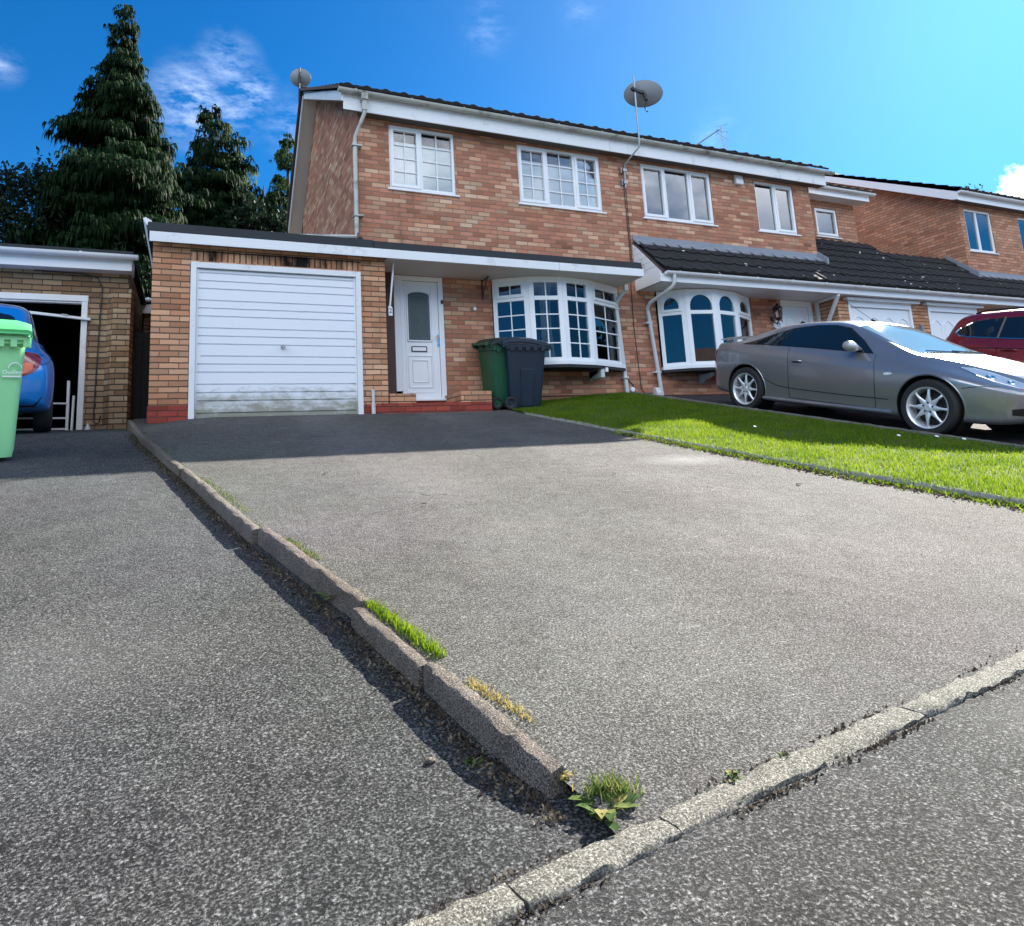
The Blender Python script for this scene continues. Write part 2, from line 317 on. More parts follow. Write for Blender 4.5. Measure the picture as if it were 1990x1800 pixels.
M['rubber'] = pmat('tyre_rubber', (.016, .016, .017), .75, .25, 9, bump=.1)
M['steel'] = pmat('galvanised_steel', (.36, .38, .39), .42, .2, 7, metal=.85)
M['iron'] = pmat('black_iron', (.02, .02, .022), .5, .2)
M['alloy'] = pmat('alloy_rim', (.74, .75, .77), .38, .06, 4, metal=.55)
M['chrome'] = pmat('chrome', (.8, .8, .8), .08, .02, metal=1)
M['white_wood'] = pmat('painted_timber', (.74, .74, .72), .55, .1, 5, dirt=((.25, .22, .18), .5, 6))
M['brown_wood'] = pmat('brown_timber', (.055, .022, .016), .6, .3, 8, bump=.2)
M['fence_wood'] = pmat('dark_fence_boards', (.013, .014, .013), .8, .4, 5, bump=.3)
M['bark'] = pmat('bark', (.07, .05, .035), .9, .4, 6, bump=.6, bscale=20)
M['kerb'] = asphalt('kerb_concrete', (.09, .076, .066), (.43, .365, .32), 230, bump=.8, moss=.35)
M['edging'] = asphalt('edging_concrete', (.17, .165, .14), (.56, .54, .47), 170, bump=1.0, moss=.6)
M['drive'] = asphalt('driveway_tarmac', (.062, .060, .056), (.32, .312, .30), 150, patch=[(4.0, -4.35, .50, .30, (.60, .60, .58), .45), (1.6, -3.4, .35, .25, (.05, .048, .045), .3), (3.3, -6.4, .5, .3, (.06, .06, .055), .2)], moss=.12, tracks=[(1.6, .45, .06), (3.3, .45, .06)], cracks=.8)
M['drive_left'] = asphalt('left_driveway_tarmac', (.036, .037, .039), (.27, .273, .274), 125, bump=1.2, moss=.15, patch=[(-.6, -6.6, .8, .5, (.42, .42, .40), .25)], cracks=.5)
M['drive_right'] = asphalt('right_driveway_tarmac', (.05, .04, .042), (.14, .12, .12), 120)
M['road'] = asphalt('pavement_tarmac', (.075, .076, .076), (.34, .34, .335), 125, bump=1.3, patch=[(2.6, -7.95, 1.0, .14, (.50, .50, .48), .5)], cracks=.9)
M['earth'] = pmat('garden_earth', (.045, .05, .025), .9, .4, 1.5, bump=.5, bscale=8)
M['soil'] = pmat('lawn_soil', (.045, .06, .02), .95, .4, 6, bump=.5, bscale=30)

# ------------------------------------------------------------------ helpers
class MB:
    def __init__(s): s.v = []; s.f = []; s.mi = []; s.cur = 0
    def add(s, vs, fs):
        n = len(s.v); s.v += [tuple(x) for x in vs]; s.f += [tuple(i+n for i in f) for f in fs]; s.mi += [s.cur]*len(fs); return s
    def box(s, x0, x1, y0, y1, z0, z1):
        if x0 > x1: x0, x1 = x1, x0
        if y0 > y1: y0, y1 = y1, y0
        if z0 > z1: z0, z1 = z1, z0
        return s.add([(x0,y0,z0),(x1,y0,z0),(x1,y1,z0),(x0,y1,z0),(x0,y0,z1),(x1,y0,z1),(x1,y1,z1),(x0,y1,z1)],
                     [(0,3,2,1),(4,5,6,7),(0,1,5,4),(1,2,6,5),(2,3,7,6),(3,0,4,7)])
    def quad(s, *p): return s.add(p, [tuple(range(len(p)))])
    def prism(s, poly, d):
        """closed prism: polygon of 3-D points swept by vector d"""
        n = len(poly); P = [Vector(q) for q in poly]; Q = [q+Vector(d) for q in P]
        return s.add(P+Q, [tuple(range(n-1, -1, -1)), tuple(range(n, 2*n))]+[(i, (i+1) % n, n+(i+1) % n, n+i) for i in range(n)])
    def bar(s, a, b, wdt, h, upv=(0, 0, 1)):
        a, b = Vector(a), Vector(b); d = (b-a).normalized(); upv = Vector(upv)
        x = d.cross(upv)
        if x.length < 1e-4: x = d.cross(Vector((0, 1, 0)))
        x.normalize(); y = x.cross(d)
        c = [a+x*(sx*wdt/2)+y*(sy*h/2) for sx, sy in ((-1,-1),(1,-1),(1,1),(-1,1))]
        return s.prism(c, b-a)
    def tube(s, pts, r, n=8, caps=True):
        pts = [Vector(p) for p in pts]; rings = []
        rr = r if isinstance(r, (list, tuple)) else [r]*len(pts)
        ref = None
        for i, p in enumerate(pts):
            d = (pts[min(i+1, len(pts)-1)]-pts[max(i-1, 0)]).normalized()
            if ref is None:
                ref = d.orthogonal().normalized()
            ref = (ref-d*ref.dot(d)).normalized(); b = d.cross(ref)
            rings.append([p+(ref*math.cos(2*math.pi*k/n)+b*math.sin(2*math.pi*k/n))*rr[i] for k in range(n)])
        vs = [q for g in rings for q in g]; fs = []
        for i in range(len(pts)-1):
            for k in range(n): fs.append((i*n+k, i*n+(k+1) % n, (i+1)*n+(k+1) % n, (i+1)*n+k))
        if caps: fs += [tuple(range(n-1, -1, -1)), tuple((len(pts)-1)*n+k for k in range(n))]
        return s.add(vs, fs)
    def lathe(s, prof, c, axis=(0, 0, 1), n=24, caps=False):
        """prof: list of (radius, distance along axis)"""
        ax = Vector(axis).normalized(); x = ax.orthogonal().normalized(); y = ax.cross(x); c = Vector(c)
        vs = [c+ax*h+(x*math.cos(2*math.pi*k/n)+y*math.sin(2*math.pi*k/n))*r for r, h in prof for k in range(n)]
        fs = [(i*n+k, i*n+(k+1) % n, (i+1)*n+(k+1) % n, (i+1)*n+k) for i in range(len(prof)-1) for k in range(n)]
        if caps: fs += [tuple(range(n-1, -1, -1)), tuple((len(prof)-1)*n+k for k in range(n))]
        return s.add(vs, fs)
    def sheet(s, rows):
        n = len(rows[0]); vs = [q for r in rows for q in r]
        return s.add(vs, [(i*n+k, i*n+k+1, (i+1)*n+k+1, (i+1)*n+k) for i in range(len(rows)-1) for k in range(n-1)])
    def build(s, name, mats, parent=None, smooth=False, bevel=0, fixn=True):
        me = bpy.data.meshes.new(name); me.from_pydata([tuple(v) for v in s.v], [], s.f)
        if not isinstance(mats, (list, tuple)): mats = [mats]
        for m in mats: me.materials.append(M[m] if isinstance(m, str) else m)
        if len(mats) > 1: me.polygons.foreach_set('material_index', s.mi)
        if fixn or bevel:
            bm = bmesh.new(); bm.from_mesh(me)
            if fixn: bmesh.ops.recalc_face_normals(bm, faces=bm.faces)
            if bevel:
                ed = [e for e in bm.edges if len(e.link_faces) == 2 and e.calc_face_angle(0) > .5]
                bmesh.ops.bevel(bm, geom=ed, offset=bevel, segments=2, affect='EDGES', profile=.5)
            bm.to_mesh(me); bm.free()
        if smooth:
            me.polygons.foreach_set('use_smooth', [True]*len(me.polygons))
            try: me.set_sharp_from_angle(angle=R(40))
            except Exception: pass
        return link(name, me, parent)
def link(name, me, parent=None):
    o = bpy.data.objects.new(name, me); COL.objects.link(o)
    if parent:
        o.parent = parent
        mw = Matrix.Identity(4); q = parent
        while q:
            mw = q.matrix_basis if q.parent is None else mw; q = q.parent
        # every part is modelled in world space (or in its thing's local space when the thing is unplaced)
        o.matrix_parent_inverse = (mw.inverted() if parent.parent is None else Matrix.Identity(4))
    return o
def npmesh(name, V, F, mat, parent=None, smooth=False):
    me = bpy.data.meshes.new(name); V = np.asarray(V, dtype=np.float32); F = np.asarray(F, dtype=np.int32); k = F.shape[1]
    me.vertices.add(len(V)); me.vertices.foreach_set('co', V.ravel())
    me.loops.add(F.size); me.loops.foreach_set('vertex_index', F.ravel())
    me.polygons.add(len(F)); me.polygons.foreach_set('loop_start', np.arange(0, F.size, k, dtype=np.int32)); me.polygons.foreach_set('loop_total', np.full(len(F), k, dtype=np.int32))
    me.materials.append(M[mat] if isinstance(mat, str) else mat); me.update(calc_edges=True); me.validate()
    if smooth: me.polygons.foreach_set('use_smooth', [True]*len(me.polygons))
    return link(name, me, parent)
def tag(o, label=None, cat=None, group=None, kind=None):
    for k, v in (('label', label), ('category', cat), ('group', group), ('kind', kind)):
        if v: o[k] = v
    return o
def thing(name, loc, label, cat, group=None):
    o = bpy.data.objects.new(name, None); COL.objects.link(o); o.location = loc; o.empty_display_size = .2
    o.matrix_basis = Matrix.Translation(Vector(loc)); return tag(o, label, cat, group)
def copy_tree(o, parent=None):
    c = o.copy(); COL.objects.link(c); c.parent = parent
    if parent: c.matrix_parent_inverse = o.matrix_parent_inverse.copy()
    for ch in list(o.children): copy_tree(ch, c)
    return c
def text_obj(name, body, size, mw, mat, parent=None, ext=.002, align='CENTER'):
    cu = bpy.data.curves.new(name, 'FONT'); cu.body = body; cu.size = size; cu.extrude = ext; cu.align_x = align; cu.align_y = 'CENTER'
    o = bpy.data.objects.new(name, cu); COL.objects.link(o)
    dg = bpy.context.evaluated_depsgraph_get(); me = bpy.data.meshes.new_from_object(o.evaluated_get(dg))
    bpy.data.objects.remove(o); bpy.data.curves.remove(cu)
    me.transform(mw); me.materials.clear(); me.materials.append(M[mat]); return link(name, me, parent)
def lerp_tab(tab, t):
    xs = [a for a, _ in tab]; ys = [b for _, b in tab]
    return float(np.interp(t, xs, ys))

# ------------------------------------------------------------------ ground levels
def z_our(x, y):
    z = .06+.18*y
    if y > .7: z = .06+.18*.7
    if x < .1: z -= .07*min(1, (.1-x)/.5)*max(0, min(1, (y+2.2)/2.2))
    return z
DIFF = [(-9, .05), (-7.95, .05), (-7.5, .05), (-6.5, .056), (-5, .055), (-3.2, .05), (-2, .05), (-1, .03), (0, .12), (1.3, .26)]
def z_left(x, y):
    k = max(0., min(1., (y-edge_y(x))/.35)); return .06+.18*min(y, 2)-.012-(lerp_tab(DIFF, y)-.012)*(k if y < -6 else 1)
def z_right(x, y): return (.2+.195*y) if y > -7.9 else .2-.195*7.9+.1*(y+7.9)
def kerb_x(y): return lerp_tab([(-7.75, .79), (-7.09, .68), (-6.56, .59), (-5.3, .31), (-3.95, .06), (-1.67, -.40), (-.2, -.62), (.2, -.66)], y)
def lawn_xl(y): return lerp_tab([(-7.8, 5.15), (-6.45, 4.93), (-5.35, 4.76), (-3.14, 4.62), (-1.6, 4.52), (-.6, 4.44), (.25, 4.5), (.7, 4.9)], y)
def lawn_xr(y): return 7.02
def z_lawn(x, y):
    t = min(1, max(0, (x-4.6)/2.4)); base = .082+.18*y
    return base*(1-t)+(z_right(x, y)+.055)*t

def edge_y(x): return -7.934+.108*x
def strip(name, xl, xr, ys, zf, mat, nx=10, kind='structure', dz=0):
    def pt(x, y):
        y = max(y, edge_y(x)-.012) if -8 <= x < 25 and nx != 8 else y
        return (x, y, zf(x, y)+dz)
    b = MB(); b.sheet([[pt(xl(y)+(xr(y)-xl(y))*k/nx, y) for k in range(nx+1)] for y in ys])
    return tag(b.build(name, mat, smooth=True), kind=kind)
ysd = [-8.0]+list(np.arange(-7.86, .7, .12))+[.69]
strip('driveway', lambda y: kerb_x(y)+.02, lambda y: lawn_xl(y)+.02, ysd, z_our, 'drive', 16)
strip('left_driveway', lambda y: -8, lambda y: kerb_x(y)+.30, [-9]+list(np.arange(-8.7, 1.5, .15))+[9], z_left, 'drive_left', 16)
strip('right_driveway', lambda y: 7.03, lambda y: 24, list(np.arange(-7.9, .9, .4))+[.9], z_right, 'drive_right', 8)
# pavement and road beyond the flush edging
b = MB(); rows = []
for k, d in enumerate((0, .3, .8, 1.6, 3, 5)):
    rows.append([(x, edge_y(x)-.055-d, .06+.18*edge_y(x)-.008-.03*d) for x in sorted(list(np.arange(-14, 27, 1.0))+[.1, .3, .5, .7, .9])])
b.sheet(rows); tag(b.build('pavement', 'road', smooth=True), kind='structure')
b = MB(); b.quad((-60, -35, -1.75), (80, -35, -1.75), (80, -12.2, -1.62), (-60, -12.6, -1.62)); tag(b.build('road', 'road'), kind='structure')
# base terrain to the horizon
b = MB(); ys = [-600, -60, -35, -12, -9, -8, -7, -4, -1, 0, 2, 8, 40, 120, 600]
def zt(y): return float(np.interp(y, [-600, -35, -12, -9, -8, 0, 2, 8, 40, 600], [-2.4, -2.1, -1.95, -1.75, -1.65, -.35, -.15, .3, .8, 1.2]))
b.sheet([[(x, y, zt(y)) for x in (-600, -100, -40, -15, -8, 0, 8, 20, 40, 100, 600)] for y in ys]); tag(b.build('ground', 'earth', smooth=True), kind='structure')
# lawn: soil sheet plus turf blades
ysl = list(np.arange(-7.7, .66, .2))+[.655]
strip('lawn', lawn_xl, lawn_xr, ysl, z_lawn, 'soil', 12)
M['grass'] = leafmat('lawn_grass', [(0, (.018, .045, .006)), (.28, (.05, .115, .008)), (.48, (.10, .185, .010)), (.72, (.17, .235, .016)), (.9, (.27, .27, .06)), (1, (.36, .32, .12))], .48, .6, .55)
def blades(name, px, py, pz, h, wd, mat, lean=.55, kind='stuff', parent=None, rng=RNG):
    n = len(px); a = rng.uniform(0, 2*np.pi, n); ln = rng.uniform(.1, lean, n)*h; la = rng.uniform(0, 2*np.pi, n)
    dx, dy = np.cos(a)*wd/2, np.sin(a)*wd/2; lx, ly = np.cos(la)*ln, np.sin(la)*ln
    V = np.empty((n, 5, 3))
    V[:, 0] = np.stack([px-dx, py-dy, pz], 1); V[:, 1] = np.stack([px+dx, py+dy, pz], 1)
    V[:, 2] = np.stack([px+dx*.8+lx*.35, py+dy*.8+ly*.35, pz+h*.6], 1); V[:, 3] = np.stack([px-dx*.8+lx*.35, py-dy*.8+ly*.35, pz+h*.6], 1)
    V[:, 4] = np.stack([px+lx, py+ly, pz+h], 1)
    i = np.arange(n)[:, None]*5
    F = np.concatenate([i+np.array([[0, 1, 2]]), i+np.array([[0, 2, 3]]), i+np.array([[3, 2, 4]])], 0)
    o = npmesh(name, V.reshape(-1, 3), F, mat, parent)
    if kind: tag(o, kind=kind)
    return o
n = 95000
gy = RNG.uniform(-7.3, .64, n); gt = RNG.uniform(0, 1, n)
xl_ = np.array([lawn_xl(y) for y in gy]); gx = xl_-.05*RNG.uniform(0, 1, n)**2-.01+(7.03-xl_)*gt
gz = np.array([z_lawn(x, y) for x, y in zip(gx, gy)])
patchy = .55+.45*np.sin(gx*3.1+np.sin(gy*2.3)*1.7)*np.sin(gy*2.7+gx)+RNG.normal(0, .12, n)
bare = (np.sin(gx*7.3+np.sin(gy*5.1)*2)+np.sin(gy*8.7+gx*2.2)+RNG.normal(0, .5, n)) < -1.55
patchy = np.where(bare, -.3, patchy)
gh = np.clip(.020+.016*patchy+RNG.exponential(.006, n), .010, .07)
tag(blades('grass_blades', gx, gy, gz-.004, gh, RNG.uniform(.003, .006, n), 'grass'), 'short green lawn grass between the driveways, half in sunlight', 'grass')

# ------------------------------------------------------------------ walls with openings, windows
def wall_open(b, x0, x1, z0, z1, y, ops, depth=.12):
    """front wall in the XZ plane at y with rectangular openings and their reveals"""
    xs = sorted({x0, x1, *[o[0] for o in ops], *[o[1] for o in ops]}); zs = sorted({z0, z1, *[o[2] for o in ops], *[o[3] for o in ops]})
    for i in range(len(xs)-1):
        for j in range(len(zs)-1):
            cx, cz = (xs[i]+xs[i+1])/2, (zs[j]+zs[j+1])/2
            if any(o[0] < cx < o[1] and o[2] < cz < o[3] for o in ops): continue
            b.quad((xs[i], y, zs[j]), (xs[i+1], y, zs[j]), (xs[i+1], y, zs[j+1]), (xs[i], y, zs[j+1]))
    for a, c, e, f in ops:
        for p, q in (((a, e), (a, f)), ((a, f), (c, f)), ((c, f), (c, e)), ((c, e), (a, e))):
            b.quad((p[0], y, p[1]), (q[0], y, q[1]), (q[0], y+depth, q[1]), (p[0], y+depth, p[1]))
def window(parent, x0, x1, z0, z1, y, lights, bars=None, blind=None, back='dark_in', sash=(), curtains=False, glass='glass'):
    """casement window: lights = fractions of width; sash = indices of opening lights with an extra frame"""
    f = MB(); fy0, fy1 = y-.012, y+.06; t = .055
    f.box(x0, x1, fy0, fy1, z1-t, z1); f.box(x0, x1, fy0, fy1, z0, z0+t)
    f.box(x0, x0+t, fy0, fy1, z0+t, z1-t); f.box(x1-t, x1, fy0, fy1, z0+t, z1-t)
    cuts = [x0+t]; acc = 0; W = x1-x0-2*t
    for fr in lights[:-1]:
        acc += fr; cuts.append(x0+t+W*acc/sum(lights))
    cuts.append(x1-t)
    for c in cuts[1:-1]: f.box(c-.03, c+.03, fy0, fy1, z0+t, z1-t)
    wobj = f.build('window', 'upvc', parent, bevel=.004)
    sf = MB(); has = False; gb = MB(); hasb = False; gl = MB()
    for i in range(len(cuts)-1):
        a = cuts[i]+(.03 if i else 0); c = cuts[i+1]-(.03 if i < len(cuts)-2 else 0); e, g = z0+t, z1-t
        if i in sash:
            has = True; s = .05; sf = MB()
            sf.box(a-.015, c+.015, fy0-.014, fy1-.03, g-s+.012, g+.012); sf.box(a-.015, c+.015, fy0-.014, fy1-.03, e-.012, e+s-.012)
            sf.box(a-.015, a+s-.015, fy0-.014, fy1-.03, e+s-.012, g-s+.012); sf.box(c-s+.015, c+.015, fy0-.014, fy1-.03, e+s-.012, g-s+.012)
            sf.build('sash', 'upvc', wobj, bevel=.003)
            a += s-.015; c -= s-.015; e += s-.012; g -= s-.012
        gl.box(a-.004, c+.004, y+.022, y+.030, e-.004, g+.004)
        if bars:
            hasb = True; nx, nz = bars
            for k in range(1, nx): xx = a+(c-a)*k/nx; gb.box(xx-.009, xx+.009, y+.012, y+.021, e, g)
            for k in range(1, nz): zz = e+(g-e)*k/nz; gb.box(a, c, y+.0105, y+.0215, zz-.009, zz+.009)
    if hasb: gb.build('glazing_bars', 'upvc', wobj)
    gl.build('pane', glass, wobj)
    sl = MB(); sl.box(x0-.03, x1+.05, y-.06, y+.05, z0-.03, z0-.002); sl.build('sill', 'upvc', wobj, bevel=.005)
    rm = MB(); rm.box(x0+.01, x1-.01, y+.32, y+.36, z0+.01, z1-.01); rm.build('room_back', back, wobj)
    if blind:
        bl = MB(); zt_ = z1-t-(z1-z0)*blind; bl.box(x0+t-.004, x1-t+.004, y+.034, y+.038, z0+.02, zt_); bl.box(x0+t, x1-t, y+.033, y+.045, zt_-.005, zt_+.03); bl.build('blind', 'blind', wobj)
    if curtains:
        cb = MB(); k = 40
        for side in curtains:
            a, c = side
            rows = [[(a+(c-a)*j/k, y+.14+.025*math.sin(j*1.35)+.008*math.sin(j*3.7), zz) for j in range(k+1)] for zz in (z0+.02, z1-.08)]
            cb.sheet(rows)
        cb.build('curtain', 'curtain', wobj, smooth=True)
    return wobj

def gutter(b, x0, x1, y, z, r=.055, brk=.9):
    """half-round gutter along x, open at the top, with clips"""
    prof = [(y+r*math.cos(a), z+r*math.sin(a)) for a in np.linspace(math.pi, 2*math.pi, 9)]
    inn = [(y+(r-.008)*math.cos(a), z+(r-.008)*math.sin(a)+.001) for a in np.linspace(2*math.pi, math.pi, 9)]
    b.prism([(x0, p, q) for p, q in prof+inn], (x1-x0, 0, 0))
    x = x0+.25
    while x < x1:
        c = [(y+(r+.005)*math.cos(a), z+(r+.005)*math.sin(a)) for a in np.linspace(math.pi, 2*math.pi, 9)]+[(y+r+.005, z+.008), (y-r-.005, z+.008)]
        b.prism([(x, p, q) for p, q in c], (.03, 0, 0)); x += brk
    b.prism([(x0-.004, p, q) for p, q in prof], (.006, 0, 0)); b.prism([(x1-.002, p, q) for p, q in prof], (.006, 0, 0))
def tiles(x0, x1, p0, p1, pitch=.30, gauge=.33, amp=.022, step=.022, ends=True, nper=8):
    """interlocking profiled roof tiles from eave line p0=(y,z) up to p1=(y,z); one closed-looking sheet with course steps"""
    b = MB(); y0, z0 = p0; y1, z1 = p1; L = math.hypot(y1-y0, z1-z0); dy, dz = (y1-y0)/L, (z1-z0)/L; ny, nz = -dz, dy
    nc = max(1, round(L/gauge)); g = L/nc; nx = int((x1-x0)/pitch*nper)
    def prof(x):
        u = (x/pitch) % 1.0
        return amp*(max(0, math.cos(2*math.pi*(u-.25)))**1.0*1.3+.35*max(0, math.cos(2*math.pi*(u-.75))))
    rows = []
    for c in range(nc):
        for t, h in ((c*g, step+.006), (c*g+.004, step+.008), ((c+1)*g, .004)):
            rows.append([(x, y0+dy*t+ny*(h+prof(x)), z0+dz*t+nz*(h+prof(x))) for x in np.linspace(x0, x1, nx+1)])
    b.sheet([[(x, y0+ny*-.006, z0+nz*-.006) for x in np.linspace(x0, x1, nx+1)]]+rows)
    return b

# ================================================================== HOUSE with garage (left half of the pair)
def gable_roof(parent, x0, x1, tl, ridge=(4.25, 7.22), eave=(.365, 5.145), back=(6.65, 5.0), verge_l=False, tilemat='tile'):
    o = tiles(x0, x1, eave, ridge, .30, .33).build('roof', tilemat, parent)
    b = MB(); b.sheet([[(x, y, z) for x in (x0, x1)] for y, z in (ridge, back)]); b.sheet([[(x, y, z-.06) for x in (x0, x1)] for y, z in (eave, ridge, back)])
    b.build('roof_underlay', 'felt', o)
    r = MB(); r.tube([(x0, ridge[0], ridge[1]+.0), (x1, ridge[0], ridge[1]+.0)], .10, 10); r.build('ridge_tiles', tilemat, o)
    return o
def gable_wall(b, x, y0, y1, z0, zy0, ridge, zy1):
    b.quad((x, y0, z0), (x, y0, zy0), (x, ridge[0], ridge[1]), (x, y1, zy1), (x, y1, z0))

HA = thing('brick_house', (4.9, .67, 0), 'brick semi-detached house with attached garage, white front door and square-paned bow window', 'house')
b = MB()
wall_open(b, 2.38, 7.42, -.4, 5.0, .67, [(2.885, 4.01, 3.70, 4.78), (5.20, 6.90, 3.70, 4.78), (2.86, 3.70, .30, 2.268), (4.56, 7.0, .86, 2.262)], .12)
b.box(2.39, 7.42, .79, .80, 4.80, 5.15)
gable_wall(b, 2.38, .67, 6.3, -.4, 5.15, (4.25, 7.05), 5.15)
b.quad((2.38, 6.3, -.4), (7.42, 6.3, -.4), (7.42, 6.3, 5.1), (2.38, 6.3, 5.1))
b.build('wall', 'brick', HA, fixn=False)
b = MB(); b.box(4.45, 4.55, .78, .86, 0, 2.3); b.box(2.9, 7.4, 2.4, 2.5, 0, 5.0); b.box(2.9, 7.4, .9, 2.45, 2.35, 2.45); b.box(2.86, 7.4, .95, 2.45, .2, .22)
b.build('inside_partition', 'dark_in', HA)
gable_roof(HA, 2.06, 7.42, None)
# verge mortar strip, barge boards and gable soffit
b = MB()
for (ya, za), (yb, zb) in (((.40, 5.17), (4.25, 7.265)), ((4.25, 7.265), (6.64, 5.06))):
    b.prism([(2.03, ya, za), (2.03, yb, zb), (2.03, yb, zb-.055), (2.03, ya, za-.055)], (.045, 0, 0))
b.build('verge', 'tile_brown', HA)
b = MB(); b.prism([(2.085, .44, 5.10), (2.085, 4.25, 7.195), (2.085, 4.25, 7.03), (2.085, .44, 4.93)], (.028, 0, 0))
b.build('front_barge_board', 'upvc_old', HA, bevel=.004)
b = MB(); b.prism([(2.085, 4.25, 7.195), (2.085, 6.6, 5.02), (2.085, 6.6, 4.84), (2.085, 4.25, 7.03)], (.028, 0, 0))
b.build('rear_barge_board', 'upvc', HA, bevel=.004)
b = MB(); b.prism([(2.113, .5, 4.985), (2.39, .5, 4.985), (2.39, .5, 4.975), (2.113, .5, 4.975)], (0, 3.75, 2.063)); b.prism([(2.113, 4.25, 7.05), (2.39, 4.25, 7.05), (2.39, 4.25, 7.04), (2.113, 4.25, 7.04)], (0, 2.35, -2.175))
b.build('gable_soffit', 'soffit', HA)
b = MB(); b.box(2.115, 7.02, .46, .48, 4.81, 5.10); b.box(7.026, 7.42, .461, .48, 4.81, 5.10); b.build('fascia', 'upvc_old', HA, bevel=.003)
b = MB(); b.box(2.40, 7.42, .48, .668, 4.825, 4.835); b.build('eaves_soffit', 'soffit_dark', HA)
b = MB(); gutter(b, 2.03, 7.42, .398, 5.105, .058); b.build('gutter', 'gutter_old', HA, smooth=True)
# upper downpipe: hopper, swan neck, pipe and its offset foot
b = MB(); b.box(2.38, 2.48, .34, .45, 4.97, 5.07); b.box(2.395, 2.465, .36, .43, 4.80, 4.99)
b.tube([(2.43, .395, 4.86), (2.43, .395, 4.76), (2.32, .585, 4.44), (2.315, .60, 4.34)], .030, 10)
b.tube([(2.315, .60, 4.36), (2.315, .60, 2.86)], .036, 10); b.box(2.26, 2.42, .55, .66, 4.28, 4.305); b.box(2.27, 2.42, .55, .66, 3.13, 3.155)
b.tube([(2.315, .60, 2.88), (2.29, .58, 2.80), (1.2, .52, 2.70)], .03, 8)
b.build('downpipe', 'gutter_old', HA, smooth=True)
# windows upstairs
window(HA, 2.875, 4.02, 3.69, 4.79, .70, (.47, .53), (2, 4), blind=.22, sash=(0,))
window(HA, 5.19, 6.91, 3.69, 4.79, .70, (.33, .36, .31), (2, 4), blind=.22, sash=(0, 2))

# --- garage and flat roof
b = MB()
wall_open(b, -.44, 2.57, -.35, 2.09, 0, [(0, 2.215, .0, 2.075)], .12)
wall_open(b, -.44, .0, 2.09, 2.30, 0, []); wall_open(b, 2.215, 2.57, 2.09, 2.30, 0, []); wall_open(b, 0, 2.215, 2.235, 2.30, 0, [])
b.quad((-.44, 0, -.35), (-.44, 0, 2.36), (-.44, 6, 2.36), (-.44, 6, -.35)); b.quad((2.57, 0, -.1), (2.57, .67, -.1), (2.57, .67, 2.3), (2.57, 0, 2.3)); b.quad((-.44, 6, -.3), (2.38, 6, -.3), (2.38, 6, 2.36), (-.44, 6, 2.36))
b.build('garage_wall', 'brick_gar', HA, fixn=False)
b = MB(); b.quad((0, 0, 2.09), (2.215, 0, 2.09), (2.215, 0, 2.235), (0, 0, 2.235)); b.build('lintel_course', 'brick_sold', HA, fixn=False)
b = MB(); b.box(-.452, -.004, -.012, .05, -.35, .215); b.build('red_plinth', 'red_tile', HA); b = MB(); b.box(2.228, 2.40, -.012, .05, -.2, .19); b.build('red_plinth', 'red_tile', HA)
b = MB()
b.prism([(-.50, -.135, 2.40), (-.50, -.10, 2.535), (-.50, 6.1, 2.50), (-.50, 6.1, 2.36), (-.50, .0, 2.34)], (2.88, 0, 0))
b.prism([(2.384, -.132, 2.40), (2.384, -.10, 2.525), (2.384, .672, 2.50), (2.384, .672, 2.36), (2.384, .0, 2.34)], (4.66, 0, 0))
b.box(2.37, 7.05, .655, .669, 2.48, 2.60); b.box(2.33, 2.40, .56, .70, 2.50, 2.80)
b.build('flat_roof', 'felt', HA, bevel=.012)
b = MB(); b.box(-.475, 5.40, -.142, -.12, 2.268, 2.398); b.box(5.404, 7.045, -.1425, -.12, 2.268, 2.398); b.build('flat_roof_fascia', 'upvc_old', HA, bevel=.003)
b = MB(); b.box(2.575, 7.04, -.119, .668, 2.268, 2.280); b.box(7.025, 7.045, -.118, .66, 2.283, 2.398); b.build('porch_soffit', 'soffit', HA)
b = MB(); b.prism([(-.52, -.06, 2.50), (-.45, -.06, 2.50), (-.46, -.06, 2.56), (-.53, -.06, 2.60), (-.56, -.06, 2.585)], (0, 6, 0)); b.build('side_gutter', 'upvc_old', HA)

gd = MB(); gd.box(0.004, .075, -.022, .06, .015, 2.072); gd.box(2.14, 2.211, -.022, .06, .015, 2.072); gd.box(.075, 2.14, -.022, .06, 1.995, 2.072)
gdo = gd.build('garage_door', 'upvc_old', HA, bevel=.004)
M['door_panel'] = pmat('garage_door_paint', (.76, .79, .83), .38, .06, 1.3, bump=.03, bscale=12)
def dpanel_mat():
    m, t, p = newmat('stained_door_paint')
    g = t.nodes.new('ShaderNodeNewGeometry'); s = t.nodes.new('ShaderNodeSeparateXYZ'); t.links.new(g.outputs['Position'], s.inputs[0])
    mp = t.nodes.new('ShaderNodeMapping'); mp.inputs['Scale'].default_value = (1, 1, 2.2); t.links.new(g.outputs['Position'], mp.inputs[0])
    n = noise(t, mp.outputs[0], 4, 7, .72); low = mth(t, 'SUBTRACT', .62, s.outputs[2])
    f = mth(t, 'MULTIPLY', mth(t, 'ADD', mth(t, 'MULTIPLY', mth(t, 'MAXIMUM', low, 0), 1.0), mth(t, 'SUBTRACT', n, .68)), 3.2, clamp=True)
    c = mixc(t, mth(t, 'MULTIPLY', noise(t, g.outputs['Position'], 1.5, 3), .12), (.76, .79, .83), (.55, .57, .60))
    c = mixc(t, mth(t, 'MULTIPLY', f, .8), c, (.17, .165, .09))
    n2 = noise(t, g.outputs['Position'], 22, 4, .7); c = mixc(t, mth(t, 'MULTIPLY', mth(t, 'SUBTRACT', n2, .66), 2.0, clamp=True), c, (.42, .43, .44))
    t.links.new(c, p.inputs['Base Color']); p.inputs['Roughness'].default_value = .38; return m
M['door_panel'] = dpanel_mat()
